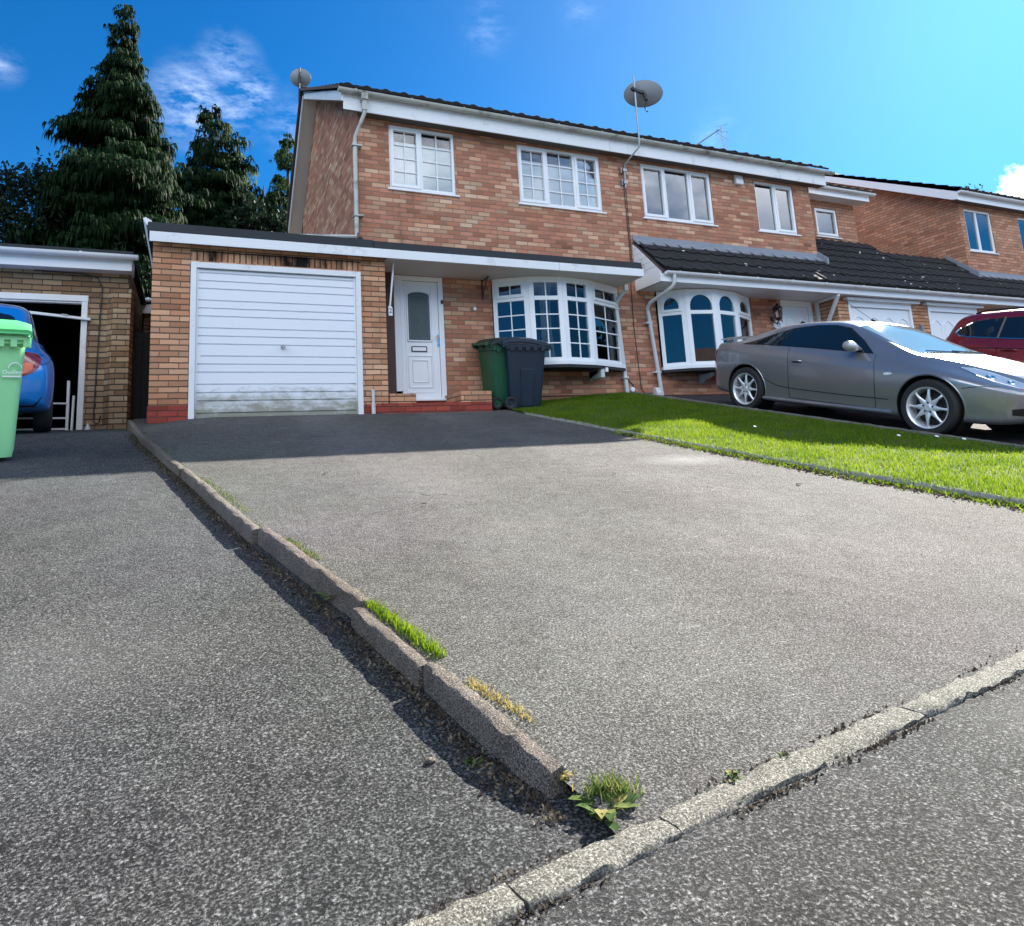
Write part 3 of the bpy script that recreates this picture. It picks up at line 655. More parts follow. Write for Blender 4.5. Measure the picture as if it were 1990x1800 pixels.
# up-and-over panel: pressed horizontal ribs in groups, as one profiled sheet
pr = [(.03, 1.985), (.03, .045)]; prof = [(.028, .05)]
zz = .05; H = 1.93; k = 0
ribs = []
z = .115
while z < 1.96: ribs.append(z); z += (.105 if k % 3 else .155) if True else 0; k += 1
for rz in ribs: prof += [(.022, rz-.012), (.042, rz-.004), (.042, rz+.003), (.022, rz+.010)]
prof += [(.022, 1.985)]
b = MB(); b.sheet([[(x, -.0+y, z) for x in (.085, 2.13)] for y, z in prof]); b.box(.078, .10, .012, .04, .045, 1.99); b.box(2.115, 2.137, .012, .04, .045, 1.99); b.box(.078, 2.137, .012, .05, .03, .06)
b.box(.06, 2.16, .055, .07, .02, 2.0)
pan = b.build('door_panel', 'door_panel', gdo, fixn=False)
b = MB(); b.lathe([(.0, -.03), (.02, -.03), (.022, -.0), (.03, .012)], (1.15, .0, .98), (0, 1, 0), 14); b.box(1.142, 1.158, -.055, -.02, .945, 1.0); b.build('door_handle', 'steel', gdo, smooth=True)
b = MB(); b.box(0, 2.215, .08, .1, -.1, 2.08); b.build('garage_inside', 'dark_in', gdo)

# --- front door
fd = MB(); Y = .69
fd.box(2.862, 2.985, Y-.02, Y+.06, .44, 2.262); fd.box(2.985, 3.03, Y-.021, Y+.06, .30, 2.2); fd.box(3.615, 3.698, Y-.02, Y+.06, .305, 2.262); fd.box(2.985, 3.615, Y-.02, Y+.06, 2.185, 2.262); fd.box(3.0, 3.86, Y-.09, Y+.05, .285, .318)
fdo = fd.build('front_door', 'upvc', HA, bevel=.004)
def moulding(b, x0, x1, z0, z1, y, t=.014, d=.012, arch=0):
    pts = [(x0, z0), (x1, z0), (x1, z1)]
    if arch:
        pts = [(x0, z0), (x1, z0)]+[(x0+(x1-x0)*(.5+.5*math.cos(a)), z1+arch*math.sin(a)) for a in np.linspace(0, math.pi, 13)]
    else: pts += [(x0, z1)]
    for p, q in zip(pts, pts[1:]+pts[:1]): b.bar((p[0], y, p[1]), (q[0], y, q[1]), d, t, (0, 1, 0))
lf = MB(); lf.box(3.034, 3.611, Y+.0, Y+.045, .325, 2.18); leaf = lf.build('door_leaf', 'upvc', fdo, bevel=.004)
mo = MB(); moulding(mo, 3.065, 3.50, .42, 2.12, Y-.002, .012, .012); moulding(mo, 3.10, 3.475, 1.225, 1.96, Y-.006, .03, .02, .06); moulding(mo, 3.10, 3.475, .50, .99, Y-.004, .018, .014); moulding(mo, 3.165, 3.41, .58, .92, Y-.004, .018, .014)
mo.build('door_mouldings', 'upvc', fdo, bevel=.002)
def arch_poly(x0, x1, z0, z1, arch, n=14):
    return [(x0, z0), (x1, z0)]+[(x0+(x1-x0)*(.5+.5*math.cos(a)), z1+arch*math.sin(a)) for a in np.linspace(0, math.pi, n)]
g = MB(); g.prism([(x, Y-.006, z) for x, z in arch_poly(3.115, 3.46, 1.24, 1.95, .055)], (0, .01, 0)); go = g.build('door_glass', 'obscure', fdo)
et = MB()
for k in range(9):
    a = k*.7; et.tube([(3.2875+.05*math.sin(a)+.02*math.sin(t*5+k), Y-.0075, 1.42+.045*k+.05*t) for t in np.linspace(0, 1, 7)], .0022, 5)
moulding(et, 3.14, 3.435, 1.27, 1.92, Y-.0075, .004, .003, .04)
et.build('etched_pattern', 'lead', fdo)
lb = MB(); moulding(lb, 3.155, 3.395, 1.06, 1.135, Y-.006, .012, .014); lb.build('letterbox_surround', 'iron', fdo); lb = MB(); lb.box(3.163, 3.387, Y-.012, Y, 1.068, 1.127); lb.build('letterbox', 'upvc', fdo, bevel=.003)
h = MB(); h.box(3.575, 3.60, Y-.014, Y, 1.14, 1.33); h.tube([(3.588, Y-.01, 1.29), (3.588, Y-.05, 1.29), (3.50+.03, Y-.05, 1.285)], .008, 8); h.lathe([(.0, -.012), (.009, -.012), (.009, 0)], (3.588, Y-.014, 1.19), (0, 1, 0), 10); h.build('door_handle', 'chrome', fdo, smooth=True)
b = MB(); b.box(3.655, 3.69, Y-.04, Y-.02, 1.83, 1.89); b.build('bell_push', 'iron', fdo, bevel=.004)
b = MB(); b.box(3.0, 3.65, Y+.046, Y+.08, .3, 2.25); b.build('door_back', 'dark_in', fdo)
# brown post, step and planter in front of the door
b = MB(); b.box(2.70, 2.858, .56, .668, .3, 2.266); b.build('door_post', 'brown_wood', HA)
b = MB(); b.box(2.405, 4.15, -.006, .669, -.15, .20); b.build('door_step', 'red_tile', HA)
b = MB(); b.box(2.60, 2.99, .05, .669, .202, .34); b.build('step_wall', 'brick_gar', HA); b = MB(); b.box(3.66, 4.152, -.002, .669, .202, .362); b.build('planter_wall', 'brick_gar', HA)
b = MB(); b.tube([(2.345, -.035, .38), (2.345, -.035, .07)], .021, 10); b.tube([(2.345, -.035, .20), (2.345, -.035, .055)], .028, 10); b.tube([(2.345, -.035, .365), (2.345, -.035, .385)], .025, 10); b.build('waste_pipe', 'grey_pipe', HA, smooth=True)

# --- bow windows
def fbox(b, A, B, s0, s1, z0, z1, d0, d1):
    """box on a facet from A to B (plan points): s along the facet, d outwards"""
    A = Vector((A[0], A[1], 0)); B = Vector((B[0], B[1], 0)); e = (B-A).normalized(); o = Vector((e.y, -e.x, 0))
    c = [A+e*s+o*d for s, d in ((s0, d0), (s1, d0), (s1, d1), (s0, d1))]
    return b.prism([q+Vector((0, 0, z0)) for q in c], (0, 0, z1-z0))
def bow(parent, P, z0, zt, z1, bars, arches=False, sashes=(0, 3), glass='glass_bay'):
    f = MB(); gb = MB(); gl = MB(); sas = []
    for i in range(len(P)-1):
        A, B = P[i], P[i+1]; L = math.dist(A, B); pl = .085 if i else .07; pr_ = .085 if i < len(P)-2 else .07
        fbox(f, A, B, 0, pl, z0, z1, -.05, .012); fbox(f, A, B, L-pr_, L, z0, z1, -.05, .013)
        fbox(f, A, B, pl, L-pr_, z0, z0+.06, -.05, .012); fbox(f, A, B, pl, L-pr_, z1-.10, z1, -.05, .012); fbox(f, A, B, pl, L-pr_, zt-.035, zt+.035, -.05, .012)
        for (lo, hi, top) in ((z0+.06, zt-.035, 0), (zt+.035, z1-.10, 1)):
            s0, s1 = pl, L-pr_; a, c = lo, hi
            if top and i in sashes:
                t = .05; sa = MB(); sas.append(sa)
                fbox(sa, A, B, s0-.012, s1+.012, a-.012, a+t-.012, .0, .03); fbox(sa, A, B, s0-.012, s1+.012, c-t+.012, c+.012, .0, .03)
                fbox(sa, A, B, s0-.012, s0+t-.012, a+t-.012, c-t+.012, .0, .03); fbox(sa, A, B, s1-t+.012, s1+.012, a+t-.012, c-t+.012, .0, .03)
                s0 += t-.012; s1 -= t-.012; a += t-.012; c -= t-.012
            fbox(gl, A, B, s0-.004, s1+.004, a-.004, c+.004, -.022, -.014)
            if bars:
                fbox(gb, A, B, (s0+s1)/2-.009, (s0+s1)/2+.009, a, c, -.012, .0)
                if not top:
                    for k in range(1, 4): fbox(gb, A, B, s0, s1, a+(c-a)*k/4-.009, a+(c-a)*k/4+.009, -.0125, .0005)
            if top and arches:
                Av = Vector((A[0], A[1], 0)); e = (Vector((B[0], B[1], 0))-Av).normalized(); o = Vector((e.y, -e.x, 0)); hgt = min(c-a-.02, .26); dep = .022 if i in sashes else .008
                for sgn in (-1, 1):
                    mid = (s0+s1)/2; hw = (s1-s0)/2
                    arc = [(mid+sgn*hw*math.cos(q), c-.005-hgt+hgt*math.sin(q)**.8) for q in np.linspace(0, math.pi/2, 10)]
                    poly = [(mid+sgn*hw, c)]+arc+[(mid, c)]
                    f.prism([Av+e*s+o*-.012+Vector((0, 0, z)) for s, z in poly], o*(dep+.012))
    wo = f.build('bow_window', 'upvc', parent, bevel=.003); [q.build('sash', 'upvc', wo, bevel=.003) for q in sas]; gl.build('pane', glass, wo)
    if bars: gb.build('glazing_bars', 'upvc', wo)
    # curved sill and base board, head board
    out = []
    for i, p in enumerate(P):
        a = P[max(0, i-1)]; c = P[min(len(P)-1, i+1)]; e = Vector((c[0]-a[0], c[1]-a[1])).normalized(); out.append((p[0]+e.y*.05, p[1]-e.x*.05))
    for nm, za, zb, mt in (('sill', z0-.06, z0-.002, 'upvc'), ('base_board', z0-.11, z0-.062, 'felt')):
        s = MB(); s.prism([(x, y, za) for x, y in out]+[(P[-1][0], .70, za), (P[0][0], .70, za)], (0, 0, zb-za)); s.build(nm, mt, wo)
    return wo
PA = [(4.55, .62), (5.05, .30), (5.61, .17), (6.20, .27), (7.01, .63)]
bw = bow(HA, PA, .86, 1.905, 2.266, True)
b = MB()
def drape(b, x0, x1, y0, y1, z0, z1, waves, amp=.02, pinch=0):
    k = int(abs(x1-x0)*90)+12; rows = []
    for zz in np.linspace(z0, z1, 7):
        q = (zz-z0)/(z1-z0); sh = pinch*math.sin(math.pi*q)
        rows.append([(x0+(x1-x0)*j/k+sh*(j/k), y0+(y1-y0)*j/k+amp*math.sin(waves*2*math.pi*j/k), zz) for j in range(k+1)])
    b.sheet(rows)
drape(b, 5.72, 6.1, .34, .36, .9, 2.2, 3, .012); b.build('net_curtain', 'blind', bw, smooth=True)  # net whose paleness also stands in for the bright cloud reflected in this facet
b = MB(); drape(b, 5.34, 5.56, .48, .42, .9, 2.2, 3.2, .025, -.05); b.build('drape', 'curtain_d', bw, smooth=True); b = MB(); drape(b, 6.35, 6.95, .50, .72, .9, 2.2, 6, .025); b.build('drape', 'curtain_d', bw, smooth=True)
b = MB(); b.box(6.32, 6.40, .30, .67, .60, .76); b.prism([(6.32, .67, .58), (6.32, .67, .75), (6.32, .36, .75), (6.32, .40, .68), (6.32, .56, .64)], (.07, 0, 0)); b.build('corbel', 'grey_pipe', HA, bevel=.01)
b = MB(); b.box(6.42, 6.47, .30, .36, .70, .77); b.build('vent_spigot', 'upvc', HA)
# right downpipe in front of the party line
b = MB()
def rect_pipe(b, pts, wd=.065, dp=.05):
    for p, q in zip(pts, pts[1:]): b.bar(p, q, wd, dp, (0, -1, 0))
rect_pipe(b, [(7.06, .43, 2.27), (7.06, .43, 2.16)], .08, .07); rect_pipe(b, [(7.06, .43, 2.20), (6.93, .60, 1.95)]); rect_pipe(b, [(6.945, .60, 1.99), (7.05, .615, .17)])
for z, x in ((1.85, 6.95), (.62, 7.02)): b.box(x-.05, x+.05, .56, .67, z, z+.03)
b.build('porch_downpipe', 'grey_pipe', HA, bevel=.006)
# telephone and aerial cables clipped to the wall
b = MB()
b.tube([(7.40, .655, 4.25), (7.405, .655, 3.2), (7.395, .655, 2.55), (7.36, .655, 2.45), (7.34, .655, 1.6), (7.36, .655, 1.0), (7.38, .655, .45), (7.45, .655, .36), (7.62, .655, .36)], .007, 6)
b.tube([(7.44, .655, 4.2), (7.43, .655, 2.6), (7.46, .655, 2.46), (7.55, .655, 2.44)], .006, 6)
b.tube([(5.1, .655, .33), (5.6, .655, .335), (6.1, .655, .34), (6.6, .655, .35), (7.2, .655, .33), (7.25, .655, .40), (7.2, .655, .52), (7.1, .655, .62)], .007, 6)
b.build('wall_cable', 'iron', HA)
b = MB(); b.lathe([(0, -.035), (.04, -.03), (.05, 0)], (7.19, .665, .43), (0, 1, 0), 14); b.build('vent_cowl', 'upvc', HA, smooth=True)
b = MB(); b.lathe([(0, -.02), (.028, -.016), (.032, 0)], (4.24, .665, 1.77), (0, 1, 0), 14); b.build('wall_button', 'upvc', HA, smooth=True)
b = MB(); b.bar((2.73, .10, 2.266), (2.655, .10, 1.60), .022, .03, (0, 1, 0)); b.bar((2.655, .10, 1.62), (2.66, .10, 1.50), .05, .02, (0, 1, 0)); br = b.build('canopy_brace', 'upvc_old', HA)
b = MB(); b.box(2.63, 2.69, .078, .088, 1.475, 1.60); pl = b.build('number_plate', 'upvc', HA, bevel=.003)
text_obj('house_number', '2', .10, Matrix.Translation((2.66, .0775, 1.545)) @ Matrix.Rotation(R(90), 4, 'X'), 'iron', pl)

# ================================================================== right half of the pair
HB = thing('brick_house', (9.9, .67, 0), 'brick semi-detached house behind the grey coupe, with arched bow window and tiled lean-to roof', 'house')
b = MB()
wall_open(b, 7.42, 12.3, -.4, 5.0, .67, [(7.83, 9.53, 3.70, 4.78), (10.72, 11.80, 3.70, 4.78), (11.03, 11.92, .25, 2.25), (7.88, 10.14, .83, 2.24)], .12)
b.quad((12.3, .67, -.4), (12.3, 6.3, -.4), (12.3, 6.3, 5.15), (12.3, 4.25, 7.05), (12.3, .67, 5.15)); b.quad((7.42, 6.3, -.4), (12.3, 6.3, -.4), (12.3, 6.3, 5.1), (7.42, 6.3, 5.1))
b.box(7.42, 12.3, .79, .80, 4.8, 5.15)
b.build('wall', 'brick', HB, fixn=False)
b = MB(); b.box(7.45, 12.2, 2.4, 2.5, 0, 5.0); b.box(7.45, 12.2, .95, 2.45, 2.35, 2.45); b.box(7.45, 12.2, .95, 2.45, .2, .22); b.build('inside_partition', 'dark_in', HB)
gable_roof(HB, 7.42, 12.62, None)
b = MB(); b.box(7.424, 12.60, .46, .48, 4.81, 5.10); b.box(12.58, 12.60, .48, .7, 4.81, 5.08); b.build('fascia', 'upvc_old', HB, bevel=.003)
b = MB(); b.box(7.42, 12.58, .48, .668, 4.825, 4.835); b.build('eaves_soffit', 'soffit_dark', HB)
b = MB(); gutter(b, 7.424, 12.78, .398, 5.105, .058); b.build('gutter', 'gutter_old', HB, smooth=True)
window(HB, 7.815, 9.55, 3.69, 4.79, .70, (.32, .37, .31), None, sash=(0, 2), curtains=[(8.95, 9.45)], glass='glass_sky')
window(HB, 10.70, 11.82, 3.69, 4.79, .70, (.5, .5), None, sash=(1,), curtains=[(10.8, 11.1), (11.5, 11.75)], glass='glass_sky')
PB = [(7.88, .62), (8.27, .32), (8.87, .19), (9.47, .30), (10.13, .63)]
bb = bow(HB, PB, .83, 1.80, 2.23, False, arches=True)
b = MB(); drape(b, 9.55, 10.05, .5, .7, .9, 2.2, 5, .025); b.build('drape', 'curtain_d', bb, smooth=True)
b = MB(); drape(b, 8.95, 9.40, .42, .44, .9, 2.2, 4, .012); b.build('net_curtain', 'blind', bb, smooth=True)
b = MB(); b.prism([(8.72, .67, .53), (8.72, .67, .70), (8.72, .33, .70), (8.72, .38, .63), (8.72, .56, .58)], (.08, 0, 0)); b.build('corbel', 'grey_pipe', HB, bevel=.01)
# white head board over the bow and soffit of the lean-to
b = MB(); b.box(7.55, 12.2, -.03, .669, 2.242, 2.252); b.build('lean_to_soffit', 'upvc_old', HB)
lt = tiles(7.52, 12.25, (-.10, 2.455), (.665, 3.20), .30, .33).build('lean_to_roof', 'tile_l', HB)
b = MB(); b.prism([(7.52, -.08, 2.44), (7.52, .665, 3.17), (7.52, .665, 3.12), (7.52, -.08, 2.40)], (4.7, 0, 0)); b.build('roof_underlay', 'felt', lt)
b = MB(); b.prism([(7.50, .52, 3.08), (7.50, .675, 3.23), (7.50, .66, 3.24), (7.50, .505, 3.10)], (4.82, 0, 0)); b.box(7.50, 12.32, .655, .668, 3.19, 3.31); b.build('lead_flashing', 'lead', HB)
b = MB(); b.box(7.50, 12.2, -.05, -.03, 2.24, 2.40); b.build('lean_to_fascia', 'upvc', HB, bevel=.003)
b = MB(); gutter(b, 7.55, 12.2, -.108, 2.405, .055); b.build('lean_to_gutter', 'upvc_old', HB, smooth=True)
# boarded cheek at the left end: shiplap boards with dark joints
b = MB()
def cheek_y(z): return max(-.05, -.05+(z-2.42)/(3.14-2.42)*.71)
for k in range(6):
    za, zb = 2.42+k*.12, 2.42+k*.12+.116
    if cheek_y(za) > .63: break
    b.prism([(7.475, cheek_y(za), za), (7.475, .668, za), (7.475, .668, min(zb, 3.12)), (7.475, min(.66, cheek_y(zb)), min(zb, 3.12))], (.03, 0, 0))
b.prism([(7.46, -.06, 2.235), (7.46, .668, 2.235), (7.46, .668, 2.415), (7.46, -.06, 2.415)], (.045, 0, 0))
b.build('cheek_boards', 'upvc_old', HB, bevel=.004)
b = MB(); b.prism([(7.485, -.07, 2.44), (7.485, .668, 3.165), (7.485, .668, 3.11), (7.485, -.07, 2.385)], (.04, 0, 0)); b.build('verge', 'tile_brown', HB)
# round downpipe with long swan neck
b = MB(); b.tube([(7.72, -.108, 2.36), (7.72, -.10, 2.22), (7.70, -.06, 2.15), (7.62, .48, 1.99), (7.62, .57, 1.92), (7.63, .595, 1.85)], .034, 10)
b.tube([(7.63, .595, 1.90), (7.79, .60, .20)], .036, 10)
for z, x in ((1.62, 7.655), (.72, 7.745)): b.box(x-.09, x+.045, .57, .67, z, z+.03)
b.build('downpipe', 'grey_pipe', HB, smooth=True)
# front door with arched lights
fd = MB(); Y = .69
fd.box(11.035, 11.10, Y-.02, Y+.06, .25, 2.24); fd.box(11.80, 11.915, Y-.02, Y+.06, .25, 2.24); fd.box(11.10, 11.80, Y-.02, Y+.06, 2.12, 2.24)
fdo = fd.build('front_door', 'upvc', HB, bevel=.004)
lf = MB(); lf.box(11.104, 11.796, Y, Y+.045, .27, 2.116); lf.build('door_leaf', 'upvc', fdo)
mo = MB()
for xa in (11.16, 11.50): moulding(mo, xa, xa+.24, 1.05, 1.78, Y-.004, .02, .014, .12)
moulding(mo, 11.16, 11.74, .45, .9, Y-.004, .02, .014); mo.build('door_mouldings', 'upvc', fdo)
gg = MB()
for xa in (11.205, 11.545): gg.prism([(x, Y-.006, z) for x, z in arch_poly(xa, xa+.15, 1.1, 1.60 if xa < 11.4 else 1.75, .07)], (0, .01, 0))
gg.build('door_glass', 'obscure', fdo)
b = MB(); b.box(11.15, 11.85, Y+.046, Y+.08, .25, 2.2); b.build('door_back', 'dark_in', fdo)
b = MB(); b.box(12.0, 12.05, .60, .668, 1.3, 2.24); b.bar((12.02, .62, 1.42), (11.86, -.02, 2.22), .055, .06, (0, 0, 1)); b.bar((12.02, .66, 2.21), (11.86, -.03, 2.21), .05, .05); b.build('canopy_bracket', 'upvc_old', HB, bevel=.004)

# recessed side wing with its own small eave
b = MB(); wall_open(b, 12.3, 14.80, 1.8, 5.02, 1.5, [(13.44, 14.17, 4.12, 4.80)], .12); b.quad((14.80, 1.5, 1.8), (14.80, 6, 1.8), (14.80, 6, 5.1), (14.80, 1.5, 5.1)); b.build('side_wing_wall', 'brick_right', HB, fixn=False)
window(HB, 13.42, 14.19, 4.10, 4.82, 1.53, (1,), None, sash=(0,), curtains=[(13.5, 13.7)], glass='glass_sky')
b = MB(); b.box(12.34, 15.0, 1.20, 1.22, 4.985, 5.13); b.box(12.34, 15.0, 1.22, 1.52, 4.985, 4.995); b.build('side_wing_fascia', 'upvc', HB, bevel=.003)
b = MB(); gutter(b, 12.34, 15.12, 1.14, 5.165, .055); b.build('side_wing_gutter', 'upvc_old', HB, smooth=True)
tiles(12.34, 15.08, (1.12, 5.20), (3.6, 6.3), .30, .33).build('side_wing_roof', 'tile', HB)

# ================================================================== pair of garages between the houses
GB = thing('garage_block', (14.5, .2, 0), 'pair of brick garages with white arch-panelled doors under dark mossy tiled roof', 'garage')
b = MB(); Yg = .18
wall_open(b, 12.06, 17.3, -.3, 2.26, Yg, [(12.36, 14.32, -.05, 2.2), (14.87, 16.62, -.05, 2.2)], .15)
b.quad((12.06, Yg, -.3), (12.06, .67, -.3), (12.06, .67, 2.26), (12.06, Yg, 2.26)); b.quad((16.95, Yg, 0), (16.95, 4, 0), (16.95, 4, 2.2), (16.95, Yg, 2.2)); b.build('wall', 'brick_gar', GB, fixn=False)
b = MB(); b.box(12.2, 16.9, .75, .8, -.2, 2.3); b.build('garage_inside', 'dark_in', GB)
for x0, x1 in ((12.36, 14.32), (14.87, 16.62)):
    f = MB(); f.box(x0+.003, x0+.07, Yg-.01, Yg+.1, -.05, 2.17); f.box(x1-.07, x1-.003, Yg-.01, Yg+.1, -.05, 2.17); f.box(x0+.003, x1-.003, Yg-.012, Yg+.1, 2.05, 2.19); d = f.build('garage_door', 'upvc', GB, bevel=.004)
    p = MB(); p.box(x0+.072, x1-.072, Yg+.03, Yg+.06, 0, 2.045); W = x1-x0-.144
    for k in range(4):
        xa = x0+.072+W*(k+.12)/4; xb = x0+.072+W*(k+.88)/4
        for z0, z1, ar in ((1.12, 1.74, .11), (.2, .9, .0)):
            pts = [(xa, z0), (xb, z0)]+[(xa+(xb-xa)*(.5+.5*math.cos(a)), z1+ar*(math.sin(a)**2)) for a in np.linspace(0, math.pi, 13)]
            for u, v in zip(pts, pts[1:]+pts[:1]):
                if math.dist(u, v) > .003: p.bar((u[0], Yg+.027, u[1]), (v[0], Yg+.027, v[1]), .012, .018, (0, 1, 0))
    p.build('door_panel', 'upvc', d)
for xa, xb in ((12.25, 14.5), (14.72, 16.75)): b = MB(); b.box(xa, xb, Yg-.10, Yg-.001, 2.17, 2.225); b.build('door_canopy_board', 'upvc', GB)
kk = (3.20-2.455)/.765
lt = tiles(12.26, 15.05, (-.10, 2.455), (1.5, 2.455+1.6*kk), .30, .33).build('roof', 'tile_l', GB)
tiles(15.05, 17.5, (-.10, 2.455), (1.2, 2.455+1.3*kk), .30, .33).build('roof_right_slope', 'tile_l', lt)
b = MB(); b.quad((15.05, 1.2, 3.70), (17.5, 1.2, 3.70), (17.5, 2.8, 2.9), (15.05, 2.8, 2.9)); b.quad((14.8, 1.2, 3.70), (15.06, 1.2, 3.70), (15.06, 1.5, 4.0), (14.8, 1.5, 4.0)); b.build('roof_rear_slope', 'tile', lt)
b = MB(); b.box(12.204, 15.05, -.05, -.03, 2.24, 2.40); b.box(15.054, 17.4, -.051, -.03, 2.24, 2.40); b.build('fascia', 'upvc', GB, bevel=.003)
b = MB(); b.box(12.2, 17.4, -.03, .2, 2.243, 2.253); b.build('soffit', 'upvc_old', GB)
b = MB(); gutter(b, 12.204, 17.4, -.108, 2.405, .055, 1.0); b.build('gutter', 'upvc_old', GB, smooth=True)
b = MB(); b.prism([(12.295, .45, 3.02), (12.295, 1.45, 3.99), (12.295, 1.45, 4.06), (12.295, .45, 3.16)], (.05, 0, 0)); b.build('lead_flashing', 'lead', GB); b = MB(); b.prism([(17.46, .45, 3.02), (17.46, 1.15, 3.70), (17.46, 1.15, 3.82), (17.46, .45, 3.2)], (.06, 0, 0)); b.build('lead_flashing', 'lead', GB)
for xa, xb in ((14.50, 14.55), (12.30, 12.34)): b = MB(); b.box(xa, xb, Yg-.06, Yg-.001, 1.52, 1.72); b.build('hinge_plate', 'lead', GB)

# ================================================================== next house on the right
HC = thing('brick_house', (20, .67, 0), 'brick house at the right edge with plain side gable and blue-reflecting two-light window', 'house')
b = MB(); wall_open(b, 17.5, 25, -.3, 5.15, .67, [(17.69, 18.76, 3.82, 4.90), (19.95, 21.6, 3.82, 4.90)], .12); gable_wall(b, 17.5, .67, 6.3, -.3, 5.25, (4.25, 7.12), 5.15); b.quad((25, .67, 0), (25, 6.3, 0), (25, 6.3, 5.1), (25, 4.2, 7.05), (25, .67, 5.1)); b.quad((17.5, 6.3, 0), (25, 6.3, 0), (25, 6.3, 5.1), (17.5, 6.3, 5.1)); b.build('wall', 'brick_right', HC, fixn=False)
b = MB(); b.box(17.6, 24.9, 2.4, 2.5, 0, 5); b.build('inside_partition', 'dark_in', HC)
gable_roof(HC, 17.15, 25.2, None, eave=(.365, 5.245), ridge=(4.25, 7.30))
b = MB(); b.prism([(17.15, .44, 5.20), (17.15, 4.25, 7.26), (17.15, 4.25, 7.08), (17.15, .6, 5.05), (17.15, .44, 5.0)], (.03, 0, 0)); b.prism([(17.15, 4.25, 7.26), (17.15, 6.6, 5.05), (17.15, 6.6, 4.87), (17.15, 4.25, 7.08)], (.03, 0, 0)); b.build('barge_board', 'upvc', HC, bevel=.004)
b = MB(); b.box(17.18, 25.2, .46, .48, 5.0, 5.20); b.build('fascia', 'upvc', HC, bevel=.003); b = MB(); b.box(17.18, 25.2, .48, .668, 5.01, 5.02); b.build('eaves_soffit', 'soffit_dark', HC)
b = MB(); gutter(b, 17.15, 25.2, .398, 5.205, .058); b.build('gutter', 'upvc_old', HC, smooth=True)
window(HC, 17.68, 18.77, 3.81, 4.91, .70, (.45, .55), None, sash=(), curtains=[(17.75, 17.95)], glass='glass_sky'); window(HC, 19.94, 21.6, 3.81, 4.91, .70, (.33, .33, .33), None, glass='glass_sky')
tiles(17.5, 25, (-.10, 2.455), (.665, 3.20), .30, .33).build('lean_to_roof', 'tile_l', HC)
b = MB(); b.prism([(17.5, .52, 3.08), (17.5, .675, 3.23), (17.5, .66, 3.24), (17.5, .505, 3.10)], (7.5, 0, 0)); b.box(17.5, 25, .655, .668, 3.19, 3.30); b.build('lead_flashing', 'lead', HC)
b = MB(); b.box(17.404, 25, -.05, -.03, 2.24, 2.40); b.build('lean_to_fascia', 'upvc', HC); b = MB(); gutter(b, 17.404, 25, -.108, 2.405, .055, 1.0); b.build('lean_to_gutter', 'upvc_old', HC, smooth=True)
b = MB(); b.box(17.4, 25, -.03, .66, 2.243, 2.253); b.build('lean_to_soffit', 'upvc_old', HC)

# ================================================================== neighbour's garage on the left
GL = thing('brick_garage', (-2.5, 1.1, 0), 'flat-roofed buff brick garage with open doorway behind the blue car', 'garage')
b = MB(); Yl = 1.1
wall_open(b, -4.2, -.78, -.5, 2.28, Yl, [(-3.62, -1.26, -.35, 1.825)], .14)
b.quad((-.78, Yl, -.4), (-.78, 6, -.4), (-.78, 6, 2.28), (-.78, Yl, 2.28)); b.quad((-4.2, Yl, -.5), (-4.2, 6, -.5), (-4.2, 6, 2.28), (-4.2, Yl, 2.28)); b.quad((-4.2, 6, -.5), (-.78, 6, -.5), (-.78, 6, 2.28), (-4.2, 6, 2.28))
# stub buttress at the right end with a splayed side
rows = []
for z in (-.45, .5, 1.2, 1.62, 1.85, 1.95):
    q = lerp_tab([(-.45, 1), (1.2, 1), (1.62, .8), (1.85, .45), (1.95, 0)], z)
    rows.append([(-1.04+.03*(1-q), Yl-.002, z), (-.955, Yl-.002-.115*q, z), (-.745, Yl-.002-.125*q, z), (-.72, Yl+.1, z)])
b.sheet(rows)
b.build('wall', 'brick_left', GL, fixn=False)
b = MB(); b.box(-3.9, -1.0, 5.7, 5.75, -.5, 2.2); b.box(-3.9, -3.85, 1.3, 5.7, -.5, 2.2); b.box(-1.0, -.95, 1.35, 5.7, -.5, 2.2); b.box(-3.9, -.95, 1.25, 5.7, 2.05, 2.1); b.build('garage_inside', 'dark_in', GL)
b = MB(); b.box(-3.62, -1.26, Yl-.02, Yl+.1, 1.74, 1.825); b.box(-1.335, -1.262, Yl-.02, Yl+.1, -.25, 1.74); b.box(-3.618, -3.545, Yl-.02, Yl+.1, -.35, 1.74); b.box(-3.545, -1.335, Yl+.0, Yl+.08, 1.715, 1.738); b.build('door_frame', 'white_wood', GL, bevel=.006)
b = MB(); b.box(-4.3, -.74, .90, .92, 2.15, 2.34); b.box(-.76, -.735, .92, 1.3, 2.16, 2.34); b.box(-4.3, -.74, .92, 1.1, 2.15, 2.16); b.build('fascia', 'upvc', GL, bevel=.003)
b = MB(); gutter(b, -4.3, -.66, .83, 2.345, .06); b.build('gutter', 'upvc', GL, smooth=True)
b = MB(); b.box(-4.3, -.72, .87, 6.1, 2.36, 2.42); b.build('flat_roof', 'felt', GL, bevel=.01)
b = MB(); b.tube([(-1.9, 1.085, 2.14), (-1.35, 1.085, 2.13), (-1.16, 1.085, 2.08), (-1.10, 1.085, 1.95), (-1.13, 1.085, .8), (-1.14, 1.085, .14), (-1.11, 1.085, .09), (-1.07, 1.085, .12), (-1.06, 1.085, .2)], .008, 6); b.build('wall_cable', 'iron', GL)
sb = thing('timber_bar', (-1.65, 1.05, 1.5), 'long white painted timber bar fixed across the open garage doorway', 'bar')
b = MB(); b.bar((-3.6, 1.062, 1.73), (-1.22, 1.062, 1.49), .035, .055, (0, 1, 0)); b.build('bar', 'white_wood', sb, bevel=.004)
